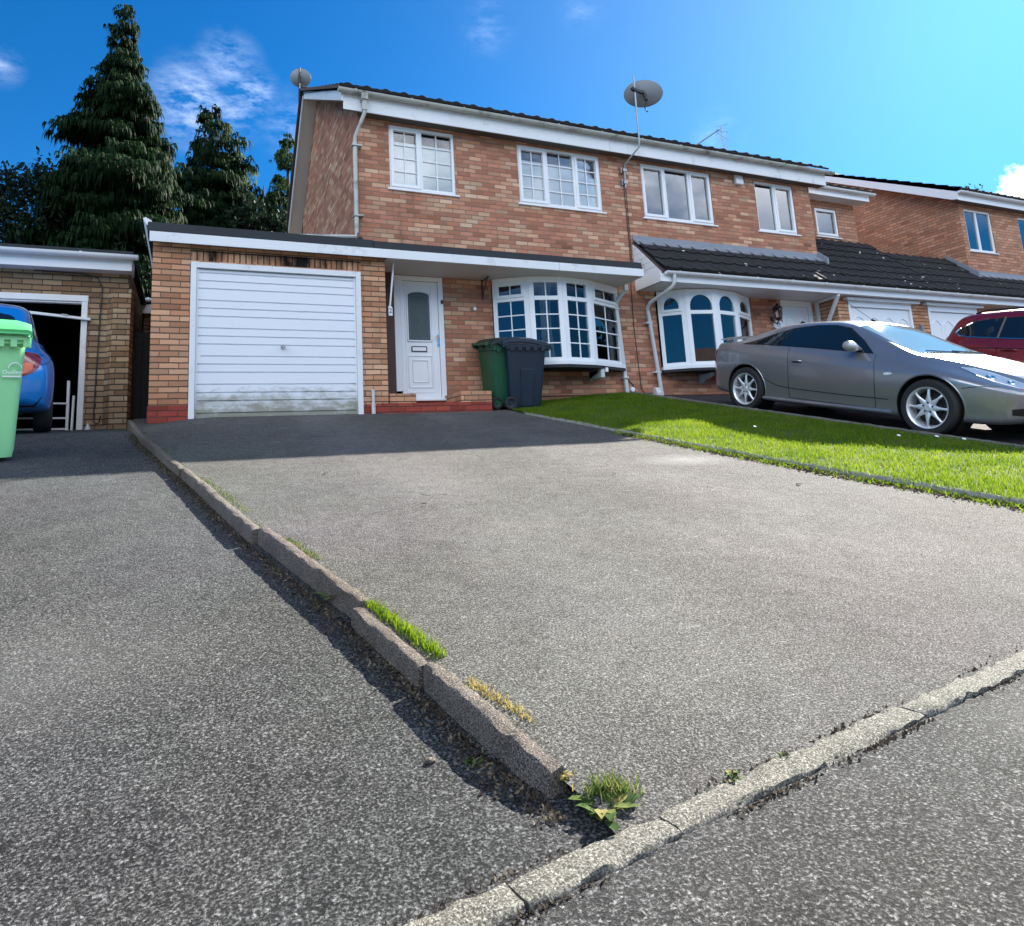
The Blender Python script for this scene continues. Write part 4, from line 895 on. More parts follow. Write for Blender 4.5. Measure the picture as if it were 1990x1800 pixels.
b = MB(); b.bar((-1.55, 1.036, 1.545), (-1.48, 1.036, 1.537), .012, .03, (0, 1, 0)); b.build('catch', 'steel', sb)
pg = thing('slatted_panel', (-1.5, 1.0, -.12), 'white slatted timber panel leaning in the garage doorway beside the blue car', 'panel')
b = MB(); b.bar((-1.425, 1.02, -.13), (-1.44, 1.08, .66), .03, .055, (0, 1, 0)); b.bar((-2.0, 1.03, -.13), (-2.0, 1.08, .66), .03, .05, (0, 1, 0)); b.build('upright', 'white_wood', pg)
for z in (-.12, .03, .17, .36): b = MB(); b.bar((-2.0, 1.035, z+.01), (-1.43, 1.03+.05*z, z+.0), .02, .06 if z < .3 else .075, (0, 1, 0)); b.build('slat', 'white_wood', pg)
b = MB(); b.bar((-1.375, 1.02, -.13), (-1.372, 1.06, .46), .02, .075, (0, 1, 0)); tag(b.build('timber_board', 'white_wood'), 'short white board propped against the garage door jamb', 'board')

# shed-like outbuilding and dark gate seen in the gap between the garages
OB = thing('outbuilding', (-.7, 4, 0), 'low brick outbuilding with white fascia glimpsed between the two garages', 'outbuilding')
b = MB(); b.box(-.76, -.45, 4.0, 5.8, 0, 2.3); b.build('wall', 'brick_left', OB)
b = MB(); b.box(-.99, -.44, 3.88, 3.9, 2.22, 2.38); b.box(-.99, -.97, 3.9, 5, 2.22, 2.38); b.build('fascia', 'upvc_old', OB); b = MB(); b.box(-.98, -.44, 3.905, 5.8, 2.40, 2.5); b.build('roof', 'felt', OB)
b = MB(); gutter(b, -.95, -.44, 3.82, 2.47, .05); b.build('gutter', 'upvc', OB, smooth=True)
SG = thing('side_gate', (-.6, 1.4, 0), 'black boarded side gate in the narrow gap between the garages', 'gate')
b = MB()
for k in range(4): b.box(-.775+k*.085, -.775+k*.085+.081, 1.42, 1.44, -.2, 1.40)
b.build('boards', 'fence_wood', SG); b = MB(); b.box(-.77, -.44, 1.445, 1.47, 1.2, 1.28); b.box(-.77, -.44, 1.445, 1.47, .1, .18); b.build('ledge', 'fence_wood', SG)
b = MB(); b.box(-.74, -.70, .99, 1.03, .0, .10); gn = None
b = MB(); b.lathe([(0, 0), (.05, .0), (.05, .05), (.035, .06), (.045, .1), (.03, .15), (.0, .21)], (-1.19, .98, -.11), (0, 0, 1), 14); tag(b.build('garden_ornament', 'grey_pipe', smooth=True), 'tiny pale garden ornament on the ground by the open garage pier', 'ornament')

# ================================================================== vehicles
def smooth_tab(tab):
    xs = np.array([a for a, _ in tab], float); ys = np.array([b for _, b in tab], float)
    m = np.gradient(ys, xs)
    d = np.diff(ys)/np.diff(xs)
    for i in range(1, len(xs)-1):
        if d[i-1]*d[i] <= 0: m[i] = 0
        else: m[i] = np.sign(m[i])*min(abs(m[i]), 3*min(abs(d[i-1]), abs(d[i])))
    def f(x):
        x = min(max(x, xs[0]), xs[-1]); i = min(max(np.searchsorted(xs, x)-1, 0), len(xs)-2); h = xs[i+1]-xs[i]; t = (x-xs[i])/h
        return float((2*t**3-3*t**2+1)*ys[i]+(t**3-2*t**2+t)*h*m[i]+(-2*t**3+3*t**2)*ys[i+1]+(t**3-t**2)*h*m[i+1])
    return f
def catmull(P, n):
    P = [Vector(p) for p in P]; out = []
    Q = [P[0]*2-P[1]]+P+[P[-1]*2-P[-2]]
    for i in range(1, len(Q)-2):
        for k in range(n):
            t = k/n; a, b_, c, d = Q[i-1], Q[i], Q[i+1], Q[i+2]
            out.append(.5*((2*b_)+(c-a)*t+(2*a-5*b_+4*c-d)*t*t+(3*b_-a-3*c+d)*t**3))
    return out+[P[-1]]
class Car:
    """body lofted along X (forward) from smooth side and plan curves; panels are laid onto it by projection"""
    def __init__(s, S):
        s.S = S; F = {k: smooth_tab(v) for k, v in S['curves'].items()}
        x0, x1 = S['x']; xs = x0+(x1-x0)*(.5-.5*np.cos(np.linspace(0, np.pi, 90)))*1.0
        xs = np.unique(np.concatenate([xs, np.linspace(x0, x1, 60)]))
        rows = []
        for x in xs:
            zb, W, zs, zbelt, wb, zt, wr = (F[k](x) for k in ('zb', 'W', 'zs', 'zbelt', 'wb', 'zt', 'wr'))
            zt = max(zt, zbelt+.012)
            P = [(0, zb), (W*.75, zb), (W-.05, zb+.02), (W-.022, zb+(zs-zb)*.35), (W, zs), (W-.02, zs+(zbelt-zs)*.6), (wb, zbelt),
                 (wb+(wr-wb)*.55, zbelt+(zt-zbelt)*.55), (wr, zt-(zt-zbelt)*.10-.006), (wr*.62, zt-.010*min(1, (zt-zbelt)*4)), (0, zt)]
            c = catmull([(0, y, z) for y, z in P], 5)
            rows.append([(x, q.y, q.z) for q in c]+[(x, -q.y, q.z) for q in c[-2:0:-1]])
        n = len(rows[0]); V = [q for r in rows for q in r]; Fc = [(i*n+k, (i+1)*n+k, (i+1)*n+(k+1) % n, i*n+(k+1) % n) for i in range(len(rows)-1) for k in range(n)]
        Fc += [tuple(range(n)), tuple((len(rows)-1)*n+k for k in range(n-1, -1, -1))]
        me = bpy.data.meshes.new('body'); me.from_pydata(V, [], Fc)
        bm = bmesh.new(); bm.from_mesh(me); bmesh.ops.remove_doubles(bm, verts=bm.verts, dist=1e-5); bmesh.ops.recalc_face_normals(bm, faces=bm.faces); bm.to_mesh(me)
        s.bvh = BVHTree.FromBMesh(bm); bm.free(); s.me = me
    def body(s, mats, parent, wheels, r, depth=.30):
        o = bpy.data.objects.new('body', s.me); COL.objects.link(o)
        cut = MB()
        for x, z in wheels: cut.lathe([(r, -2), (r, 2)], (x, 0, z), (0, 1, 0), 48, True)
        for m in mats: s.me.materials.append(M[m] if isinstance(m, str) else m)
        # wheel-arch openings: cut a cylinder through, leaving inner liners
        c = MB()
        for x, z in wheels:
            for sg in (-1, 1):
                c.lathe([(r, 0), (r, 1.2)], (x, sg*(s.S['curves_w']-depth), z), (0, sg, 0), 48, True)
        co = c.build('cutter', 'black'); md = o.modifiers.new('b', 'BOOLEAN'); md.operation = 'DIFFERENCE'; md.object = co; md.solver = 'EXACT'
        try: md.material_mode = 'TRANSFER'
        except Exception: pass
        dg = bpy.context.evaluated_depsgraph_get(); me = bpy.data.meshes.new_from_object(o.evaluated_get(dg))
        bpy.data.objects.remove(o); bpy.data.objects.remove(co)
        me.polygons.foreach_set('use_smooth', [True]*len(me.polygons))
        try: me.set_sharp_from_angle(angle=R(32))
        except Exception: pass
        return link('body', me, parent)
    def hit(s, o, d):
        h = s.bvh.ray_cast(Vector(o), Vector(d).normalized()); return h[0], h[1]
    def panel(s, name, outline, mat, parent, view='R', off=.004, cuts=5, thick=.004):
        """outline in side view (x,z), top view (x,y) or front/rear view (y,z); projected onto the body"""
        bm = bmesh.new()
        mk = {'R': lambda a, b: ((a, -3, b), (0, 1, 0)), 'L': lambda a, b: ((a, 3, b), (0, -1, 0)), 'T': lambda a, b: ((a, b, 4), (0, 0, -1)), 'F': lambda a, b: ((9, a, b), (-1, 0, 0)), 'B': lambda a, b: ((-9, a, b), (1, 0, 0))}[view]
        vs = [bm.verts.new((a, b, 0)) for a, b in outline]; f = bm.faces.new(vs)
        bmesh.ops.triangulate(bm, faces=[f]); bmesh.ops.subdivide_edges(bm, edges=bm.edges[:], cuts=cuts, use_grid_fill=True)
        bad = []
        for v in bm.verts:
            p, nrm = s.hit(*mk(v.co.x, v.co.y))
            if p is None: bad.append(v); continue
            d = Vector(mk(0, 0)[1])
            if nrm.dot(d) > 0: nrm = -nrm
            v.co = p+nrm*off
        if bad: bmesh.ops.delete(bm, geom=bad, context='VERTS')
        bmesh.ops.recalc_face_normals(bm, faces=bm.faces)
        d = Vector(mk(0, 0)[1])
        if bm.faces and sum((f.normal.dot(d) for f in bm.faces)) > 0: bmesh.ops.reverse_faces(bm, faces=bm.faces)
        me = bpy.data.meshes.new(name); bm.to_mesh(me); bm.free(); me.materials.append(M[mat] if isinstance(mat, str) else mat)
        me.polygons.foreach_set('use_smooth', [True]*len(me.polygons)); return link(name, me, parent)
    def line(s, b, pts, view='R', r=.004, off=.0, n=10, closed=False):
        mk = {'R': lambda a, c: ((a, -3, c), (0, 1, 0)), 'L': lambda a, c: ((a, 3, c), (0, -1, 0)), 'T': lambda a, c: ((a, c, 4), (0, 0, -1)), 'F': lambda a, c: ((9, a, c), (-1, 0, 0)), 'B': lambda a, c: ((-9, a, c), (1, 0, 0))}[view]
        out = []
        if closed: pts = list(pts)+[pts[0]]
        for p, q in zip(pts, pts[1:]):
            for k in range(n):
                t = k/n; h, nn = s.hit(*mk(p[0]+(q[0]-p[0])*t, p[1]+(q[1]-p[1])*t))
                if h is not None: out.append(h+nn*off)
        h, nn = s.hit(*mk(*pts[-1]))
        if h is not None: out.append(h+nn*off)
        if len(out) > 1: b.tube(out, r, 5)
def curve2(pts, n=6, closed=True):
    P = [(x, z, 0) for x, z in pts]
    if not closed: return [(q.x, q.y) for q in catmull(P, n)]
    Q = P[-1:]+P+P[:2]; out = []
    c = catmull(Q, n); return [(q.x, q.y) for q in c[n:n*(len(P)+1)]]
def wheel(parent, x, y, z, r, w, rim_r, side, spokes=8, steer=0, rim_mat='alloy', twin=False):
    """tyre with alloy rim; side=-1 shows its face towards -y"""
    T = Matrix.Translation((x, y, z)) @ Matrix.Rotation(R(steer), 4, 'Z'); ax = Vector((0, side, 0))
    def fin(b, nm, mt, par=None, smooth=True, bevel=0):
        b.v = [tuple(T @ Vector(q)) for q in b.v]; return b.build(nm, mt, par, smooth=smooth, bevel=bevel)
    b = MB(); h = w/2
    b.lathe([(rim_r-.005, -h+.01), (rim_r+.03, -h), (r-.025, -h+.004), (r-.006, -h+.025), (r, -h+.05), (r, h-.05), (r-.006, h-.025), (r-.025, h-.004), (rim_r+.03, h), (rim_r-.005, h-.012)], (0, 0, 0), ax, 48)
    wo = fin(b, 'wheel', 'rubber', parent)
    b = MB(); b.lathe([(rim_r-.012, -h+.02), (rim_r-.03, 0), (rim_r-.022, h-.05), (rim_r-.016, h-.02), (rim_r-.006, h-.006), (rim_r+.004, h-.002), (rim_r+.004, h-.02)], (0, 0, 0), ax, 48)
    ro = fin(b, 'rim', rim_mat, wo)
    b = MB(); b.lathe([(0, h-.075), (rim_r*.55, h-.075), (rim_r*.56, h-.10), (rim_r-.03, h-.12)], (0, 0, 0), ax, 32); fin(b, 'brake_disc', 'rubber', wo)
    b = MB(); u = ax; e1 = Vector((1, 0, 0)); e2 = Vector((0, 0, 1))
    for k in range(spokes):
        a = 2*math.pi*k/spokes+math.pi/2
        rad = e1*math.cos(a)+e2*math.sin(a); tan = -e1*math.sin(a)+e2*math.cos(a)
        sec = []
        for q, wd, dp, th in ((.05, .040, h-.030, .03), (.085, .028, h-.024, .028), (rim_r*.6, .014, h-.022, .024), (rim_r*.85, .012, h-.024, .022), (rim_r-.02, .018, h-.032, .022)):
            c = rad*q+u*dp; sec.append([c-tan*wd, c-tan*wd*.45+u*.008, c+tan*wd*.45+u*.008, c+tan*wd, c+tan*wd*.7-u*th, c-tan*wd*.7-u*th])
        n = 6; vs = [p for s_ in sec for p in s_]; fs = [(i*n+j, i*n+(j+1) % n, (i+1)*n+(j+1) % n, (i+1)*n+j) for i in range(len(sec)-1) for j in range(n)]+[tuple(range(n-1, -1, -1)), tuple((len(sec)-1)*n+j for j in range(n))]
        b.add(vs, fs)
    b.lathe([(0, h-.012), (.03, h-.012), (.034, h-.018), (.05, h-.022), (.072, h-.03), (.075, h-.06)], (0, 0, 0), ax, 24)
    fin(b, 'spokes', rim_mat, ro)
    b = MB()
    for k in range(5):
        a = 2*math.pi*k/5+.3; b.lathe([(.011, h-.030), (.011, h-.018), (.0, h-.016)], e1*math.cos(a)*.052+e2*math.sin(a)*.052, ax, 8)
    fin(b, 'wheel_nuts', 'iron', ro)
    return wo
M['car_glass'] = pmat('tinted_car_glass', (.006, .012, .018), .015, .1, 2, spec=1.0, ior=1.42)
M['car_screen'] = pmat('windscreen_glass', (.12, .17, .20), .03, .15, 2, spec=1.0, ior=1.9)
M['trim_black'] = pmat('black_trim', (.008, .008, .009), .35, .2, 5)
M['lamp_clear'] = pmat('headlamp_lens', (.62, .68, .72), .10, .35, 14, metal=.45, coat=1)
M['lamp_red'] = pmat('tail_lamp_red', (.20, .006, .012), .08, .3, 7, coat=1)
M['lamp_amber'] = pmat('tail_lamp_amber', (.75, .13, .02), .10, .35, 8, coat=1)

# ---------------- grey coupe
M['grey_paint'] = paint('grey_metallic_paint', (.27, .27, .285), rough=.29, metal=.66)
M['silver_paint'] = paint('silver_mirror_paint', (.52, .51, .50), rough=.35, metal=.5)
cc = {'zb': [(-.86, .42), (-.78, .30), (-.45, .22), (.3, .17), (2.0, .16), (2.95, .18), (3.25, .20), (3.48, .30)],
      'W': [(-.86, .50), (-.80, .66), (-.68, .775), (-.45, .835), (0, .865), (.6, .862), (1.4, .862), (2.2, .862), (2.6, .866), (2.95, .83), (3.2, .72), (3.38, .52), (3.48, .26)],
      'zs': [(-.86, .62), (-.6, .66), (0, .66), (1.0, .60), (2.2, .58), (2.8, .56), (3.48, .46)],
      'zbelt': [(-.86, .74), (-.80, .90), (-.6, .955), (0, .965), (.7, .94), (1.4, .90), (1.95, .865), (2.4, .82), (2.8, .74), (3.15, .63), (3.38, .54), (3.48, .48)],
      'wb': [(-.86, .44), (-.8, .58), (-.6, .70), (0, .765), (.7, .775), (1.5, .775), (1.95, .77), (2.4, .745), (2.8, .69), (3.15, .58), (3.38, .42), (3.48, .2)],
      'zt': [(-.86, .76), (-.80, .915), (-.62, .945), (-.45, .972), (-.1, 1.105), (.3, 1.225), (.7, 1.285), (1.05, 1.300), (1.4, 1.275), (1.62, 1.20), (2.0, 1.035), (2.34, .90), (2.6, .855), (3.0, .765), (3.3, .655), (3.42, .575), (3.48, .50)],
      'wr': [(-.86, .40), (-.6, .60), (-.3, .58), (.1, .55), (.6, .545), (1.2, .54), (1.6, .55), (2.0, .60), (2.34, .66), (2.6, .60), (3.0, .45), (3.3, .28), (3.48, .12)]}
coupe = thing('parked_car', (0, 0, 0), 'grey metallic coupe with rear spoiler and eight-spoke alloy wheels parked beside the lawn', 'car')
car = Car({'curves': cc, 'x': (-.86, 3.48), 'curves_w': .87})
WHL = [(0, .312), (2.6, .312)]
car.body(['grey_paint', 'black'], coupe, WHL, .352)
roofline = [(-.10, .955), (.02, 1.0), (.30, 1.105), (.58, 1.175), (.95, 1.215), (1.25, 1.215), (1.46, 1.175), (1.70, 1.02), (1.90, .885)]
qglass = curve2([(-.12, .958), (.1, 1.015), (.38, 1.105), (.66, 1.168), (.615, 1.06), (.545, .945), (.2, .957)], 5)
dglass = curve2([(.58, .948), (.65, 1.07), (.715, 1.175), (.95, 1.212), (1.22, 1.214), (1.43, 1.172), (1.66, 1.03), (1.85, .89), (1.4, .912), (.9, .936)], 5)
for vw in ('R', 'L'):
    car.panel('side_window', [(-.16, .952), (.08, 1.022), (.36, 1.118), (.62, 1.188), (.95, 1.226), (1.25, 1.226), (1.46, 1.186), (1.70, 1.03), (1.90, .874), (1.4, .902), (.9, .926), (.3, .945)], 'trim_black', coupe, vw, .0025, 6)
    car.panel('quarter_glass', qglass, 'car_glass', coupe, vw, .005, 3); car.panel('door_glass', dglass, 'car_glass', coupe, vw, .005, 3)
car.panel('windscreen', [(2.33, -.60), (2.36, 0), (2.33, .60), (1.95, .575), (1.52, .525), (1.47, 0), (1.52, -.525), (1.95, -.575)], 'car_screen', coupe, 'T', .004, 6)
car.panel('rear_window', [(.15, -.44), (.15, .44), (-.42, .5), (-.42, -.5)], 'car_glass', coupe, 'T', .004, 6)
b = MB()
for vw in ('R', 'L'):
    car.line(b, [(.70, .92), (.745, .62), (.76, .26)], vw); car.line(b, [(1.93, .865), (1.975, .66), (1.99, .25)], vw); car.line(b, [(.76, .255), (1.99, .24)], vw)
    car.line(b, [(2.93, .545), (3.06, .575), (3.2, .58)], vw); car.line(b, curve2([(.30, .50), (.5, .42), (.75, .385), (1.4, .365), (2.15, .36)], 4, False), vw, .006)
car.line(b, [(2.36, -.66), (2.6, -.63), (2.95, -.52), (3.25, -.36), (3.36, -.2), (3.38, 0), (3.36, .2), (3.25, .36), (2.95, .52), (2.6, .63), (2.36, .66)], 'T')
b.build('panel_gaps', 'trim_black', coupe)
for sg in (-1, 1):
    hl = [(2.80, sg*.655), (2.97, sg*.665), (3.13, sg*.63), (3.30, sg*.535), (3.415, sg*.40), (3.35, sg*.40), (3.20, sg*.47), (3.03, sg*.53), (2.90, sg*.585)]
    h = car.panel('headlight', hl, 'lamp_clear', coupe, 'T', .006, 5)
    bb_ = MB(); car.line(bb_, hl, 'T', .005, .004, 5, True)
    for (x, y, r) in ((3.07, .60, .045), (3.22, .52, .035)):
        p, n_ = car.hit((x, sg*y, 4), (0, 0, -1)); bb_.lathe([(r, 0), (r, .012), (r*.6, .016), (0, .012)], p, n_, 18)
    bb_.build('lamp_bezel', 'chrome', h)
    car.panel('fog_lamp', [(sg*.34, .29), (sg*.62, .30), (sg*.63, .36), (sg*.50, .385), (sg*.36, .37)], 'trim_black', coupe, 'F', .004, 4)
    car.panel('tail_light', [(sg*.45, .66), (sg*.62, .64), (sg*.73, .68), (sg*.735, .86), (sg*.6, .88), (sg*.46, .82)], 'lamp_red', coupe, 'B', .006, 4)
    car.panel('side_repeater', curve2([(2.10, .635), (2.17, .645), (2.20, .655), (2.17, .67), (2.10, .665)], 3), 'lamp_clear', coupe, 'R' if sg < 0 else 'L', .006, 2)
    hb = MB(); y0 = car.hit((.86, sg*3, .745), (0, -sg, 0))[0].y
    hb.tube([(.80, y0+sg*.004, .748), (.83, y0+sg*.024, .75), (.93, y0+sg*.024, .75), (.955, y0+sg*.004, .748)], .011, 8); hb.build('door_handle', 'grey_paint', coupe, smooth=True)
    hb = MB(); hb.box(.81, .95, y0-.004, y0+sg*.006, .725, .742); hb.build('handle_recess', 'trim_black', coupe)
    mr = MB(); y1 = car.hit((1.80, sg*3, .91), (0, -sg, 0))[0].y
    rows = []
    for t, sy, sz, sx in ((0, .02, .03, .05), (.10, .03, .05, .075), (.18, .05, .075, .10), (.26, .05, .082, .105), (.33, .045, .07, .085), (.36, .02, .03, .04)):
        rows.append([(1.73-.22*t*0+sx*.8*math.cos(a)-.04, y1+sg*(t*.62), .925+.12*t+sz*.8*math.sin(a)) for a in np.linspace(0, 2*math.pi, 17)[:-1]])
    n = 16; mr.add([q for r_ in rows for q in r_], [(i*n+k, i*n+(k+1) % n, (i+1)*n+(k+1) % n, (i+1)*n+k) for i in range(len(rows)-1) for k in range(n)]+[tuple(range(n)), tuple((len(rows)-1)*n+k for k in range(n))])
    mr.build('door_mirror', 'silver_paint', coupe, smooth=True)
    mg = MB(); mg.box(1.64, 1.645, y1+sg*.09, y1+sg*.20, .915, .985)
    sk = MB(); car_pts = []
    for x in np.linspace(.33, 2.2, 12):
        p, _ = car.hit((x, sg*3, .25), (0, -sg, 0)); car_pts.append((x, p.y+sg*.004, .215))
    sk.tube(car_pts, .028, 8); sk.build('side_skirt', 'grey_paint', coupe, smooth=True)
    for x, z in WHL:
        ar = MB(); pts = []
        for a in np.linspace(R(-8), R(188), 26):
            p, _ = car.hit((x+.362*math.cos(a), sg*3, z+.362*math.sin(a)), (0, -sg, 0))
            if p is not None: pts.append(p+Vector((0, sg*.0, 0)))
        ar.tube(pts, .008, 6); ar.build('arch_lip', 'grey_paint', coupe, smooth=True)
        wheel(coupe, x, sg*.765, z, .312, .21, .222, sg, 8, 0)
        li = MB(); li.lathe([(.35, .0), (.35, .22)], (x, sg*.60, z), (0, sg, 0), 32); li.lathe([(0, 0), (.35, 0)], (x, sg*.60, z), (0, sg, 0), 32); li.build('arch_liner', 'black', coupe)
# spoiler on two stalks, aerial, wipers, bonnet scoop, badge, lower grille
b = MB(); rows = []
for y in np.linspace(-.70, .70, 15):
    e = 1-abs(y/.70)**6; zc = 1.062-.05*abs(y/.7)**2; ch = .15*(.6+.4*e)
    rows.append([(-.60+ch*u, y, zc+v*1.3*(.4+.6*e)) for u, v in ((-1, .006), (-.5, .020), (.2, .018), (.95, -.008), (.2, -.012), (-.5, -.010))])
n = 6; b.add([q for r_ in rows for q in r_], [(i*n+k, i*n+(k+1) % n, (i+1)*n+(k+1) % n, (i+1)*n+k) for i in range(14) for k in range(n)]+[tuple(range(n)), tuple(14*n+k for k in range(n))])
sp_ = b.build('spoiler', 'grey_paint', coupe, smooth=True)
for y in (-.60, .60): b = MB(); b.prism([(-.64, y-.02, .90), (-.48, y-.02, .93), (-.50, y-.02, 1.04), (-.63, y-.02, 1.03)], (0, .04, 0)); b.build('spoiler_stalk', 'grey_paint', sp_)
b = MB(); p, _ = car.hit((1.36, -.02, 4), (0, 0, -1)); b.tube([p, p+Vector((-.05, 0, .03))], .016, 8); b.tube([p+Vector((-.04, 0, .025)), p+Vector((-.42, -.0, .27))], .003, 5); b.build('aerial', 'trim_black', coupe)
b = MB()
for y0_, y1_ in ((.1, -.42), (.55, .05)):
    pts = []
    for t in np.linspace(0, 1, 10):
        p, n_ = car.hit((2.33-.05*t, y0_+(y1_-y0_)*t, 4), (0, 0, -1)); pts.append(p+n_*.015)
    b.tube(pts, .006, 5)
b.build('wiper', 'trim_black', coupe)
car.panel('bonnet_vent', [(2.80, .06), (2.98, .10), (3.0, .26), (2.86, .26)], 'trim_black', coupe, 'T', .006, 3)
car.panel('lower_grille', [(-.28, .27), (.28, .27), (.30, .36), (-.30, .36)], 'trim_black', coupe, 'F', .004, 4)
car.panel('number_plate', [(-.26, .43), (.26, .43), (.26, .53), (-.26, .53)], 'white_wood', coupe, 'F', .012, 3)
lb = MB(); lb.box(-.2, 2.9, -.62, .62, .20, .30); lb.build('floor_pan', 'black', coupe)
th = math.atan(.195)
def place_down(o, x, y, z, yaw=0, k=th):
    """local X points down the drive (-Y), local Y to +X"""
    X = Vector((0, -math.cos(k), -math.sin(k))); Z = Vector((0, -math.sin(k), math.cos(k))); Yv = Z.cross(X)
    m = Matrix((X, Yv, Z)).transposed().to_4x4(); m.translation = (x, y, z)
    o.matrix_basis = m @ Matrix.Rotation(yaw, 4, 'Z')
place_down(coupe, 7.33+.868, -1.80+.06*math.cos(th), .2-.195*1.75)

# ---------------- dark red SUV on the next drive
M['red_paint'] = paint('dark_red_paint', (.21, .012, .024), rough=.28, metal=.45)
cs = {'zb': [(-.95, .45), (-.85, .36), (-.5, .27), (2.9, .25), (3.4, .3), (3.68, .38)],
      'W': [(-.95, .62), (-.88, .76), (-.7, .86), (-.3, .895), (0, .90), (2.7, .90), (3.2, .82), (3.5, .66), (3.68, .4)],
      'zs': [(-.95, .78), (0, .76), (2.6, .72), (3.68, .6)],
      'zbelt': [(-.95, .98), (-.88, 1.10), (-.6, 1.145), (0, 1.13), (1.0, 1.10), (1.9, 1.07), (2.6, .98), (3.3, .86), (3.68, .70)],
      'wb': [(-.95, .55), (-.88, .70), (-.6, .78), (0, .815), (2.0, .81), (2.7, .78), (3.3, .66), (3.68, .36)],
      'zt': [(-.95, 1.0), (-.92, 1.12), (-.82, 1.30), (-.70, 1.50), (-.58, 1.57), (-.2, 1.625), (.5, 1.66), (1.1, 1.65), (1.5, 1.56), (2.1, 1.25), (2.5, 1.06), (2.9, 1.0), (3.4, .90), (3.68, .74)],
      'wr': [(-.95, .5), (-.8, .60), (-.5, .60), (0, .61), (1.2, .60), (1.8, .64), (2.5, .70), (3.3, .5), (3.68, .2)]}
suv = thing('parked_car', (0, 0, 0), 'dark red estate-type off-roader with chrome window trim behind the grey coupe', 'car')
car = Car({'curves': cs, 'x': (-.95, 3.68), 'curves_w': .905}); W2 = [(0, .35), (2.67, .35)]
car.body(['red_paint', 'black'], suv, W2, .40)
for vw in ('R', 'L'):
    out = [(-.68, 1.24), (-.62, 1.31), (-.42, 1.42), (-.2, 1.47), (.4, 1.51), (1.0, 1.505), (1.35, 1.43), (1.80, 1.18), (1.9, 1.105), (1.0, 1.13), (0, 1.15), (-.45, 1.165), (-.60, 1.19)]
    car.panel('side_window', out, 'car_glass', suv, vw, .004, 6)
    b = MB(); car.line(b, [out[3], out[2], out[1], out[0], out[12], out[11], out[10], out[9], out[8]], vw, .012, .004, 5); b.build('chrome_trim', 'chrome', suv, smooth=True)
    b = MB(); car.line(b, [(.02, 1.15), (.06, 1.5)], vw, .022, .002, 8); car.line(b, [(1.0, 1.13), (1.0, 1.5)], vw, .03, .002, 8); b.build('window_pillar', 'trim_black', suv)
    b = MB(); car.line(b, [(.05, 1.13), (.06, .8), (.3, .4)], vw); car.line(b, [(1.0, 1.12), (1.03, .4)], vw); car.line(b, [(2.0, 1.07), (2.0, .4)], vw); car.line(b, [(-.9, .97), (0, .99), (1, .98), (2.4, .93)], vw, .008); b.build('panel_gaps', 'trim_black', suv)
    b = MB(); s_ = -1 if vw == 'R' else 1
    for x in (.12, 1.1): b = MB(); y0 = car.hit((x+.1, s_*3, .96), (0, -s_, 0))[0].y; b.tube([(x, y0, .955), (x+.03, y0+s_*.03, .96), (x+.2, y0+s_*.03, .965), (x+.23, y0, .96)], .014, 8); b.build('door_handle', 'red_paint', suv, smooth=True)
    b = MB(); pts = []
    for x in np.linspace(-.45, 1.4, 14): p, n_ = car.hit((x, s_*.57, 4), (0, 0, -1)); pts.append(p+Vector((0, 0, .035 if -.4 < x < 1.35 else .0)))
    b.tube(pts, .014, 6); b.build('roof_rail', 'trim_black', suv)
    for x, z in W2:
        wheel(suv, x, s_*.79, z, .35, .22, .235, s_, 7)
car.panel('rear_window', [(-.52, 1.16), (.52, 1.16), (.50, 1.46), (-.50, 1.46)], 'car_glass', suv, 'B', .004, 4)
car.panel('windscreen', [(2.4, -.62), (2.4, .62), (1.55, .55), (1.55, -.55)], 'car_screen', suv, 'T', .004, 5)
for sg in (-1, 1): car.panel('tail_light', [(sg*.55, .92), (sg*.72, .92), (sg*.72, 1.10), (sg*.55, 1.10)], 'lamp_red', suv, 'B', .005, 3)
b = MB(); b.box(-.2, 2.9, -.62, .62, .25, .36); b.build('floor_pan', 'black', suv)
place_down(suv, 12.0+.9, -2.35, .2-.195*2.35)

# ---------------- small blue hatchback nosed into the left garage
M['blue_paint'] = paint('bright_blue_paint', (.002, .19, .58), rough=.30, metal=.15)
cb = {'zb': [(-.66, .36), (-.58, .30), (-.4, .24), (.3, .2), (2.6, .2), (3.0, .24), (3.2, .32)],
      'W': [(-.66, .60), (-.62, .70), (-.5, .79), (-.25, .83), (0, .835), (2.4, .83), (2.8, .74), (3.05, .58), (3.2, .34)],
      'zs': [(-.66, .50), (-.3, .52), (0, .58), (2.4, .55), (3.2, .48)],
      'zbelt': [(-.66, .70), (-.62, .80), (-.5, .90), (-.2, .945), (.6, .93), (1.8, .88), (2.4, .80), (2.9, .70), (3.2, .56)],
      'wb': [(-.66, .46), (-.62, .54), (-.5, .62), (-.2, .70), (.6, .74), (1.8, .74), (2.4, .70), (2.9, .54), (3.2, .26)],
      'zt': [(-.66, .74), (-.62, .86), (-.5, 1.02), (-.3, 1.24), (-.1, 1.375), (.15, 1.44), (.7, 1.47), (1.1, 1.44), (1.4, 1.34), (1.9, 1.08), (2.25, .92), (2.6, .85), (3.0, .74), (3.2, .60)],
      'wr': [(-.66, .40), (-.5, .50), (-.2, .53), (.3, .55), (1.1, .55), (1.6, .58), (2.2, .62), (2.7, .46), (3.2, .18)]}
blue = thing('parked_car', (0, 0, 0), 'bright blue hatchback partly hidden behind the pale green bin at the left edge', 'car')
car = Car({'curves': cb, 'x': (-.66, 3.2), 'curves_w': .84}); W3 = [(0, .295), (2.44, .295)]
car.body(['blue_paint', 'black'], blue, W3, .335)
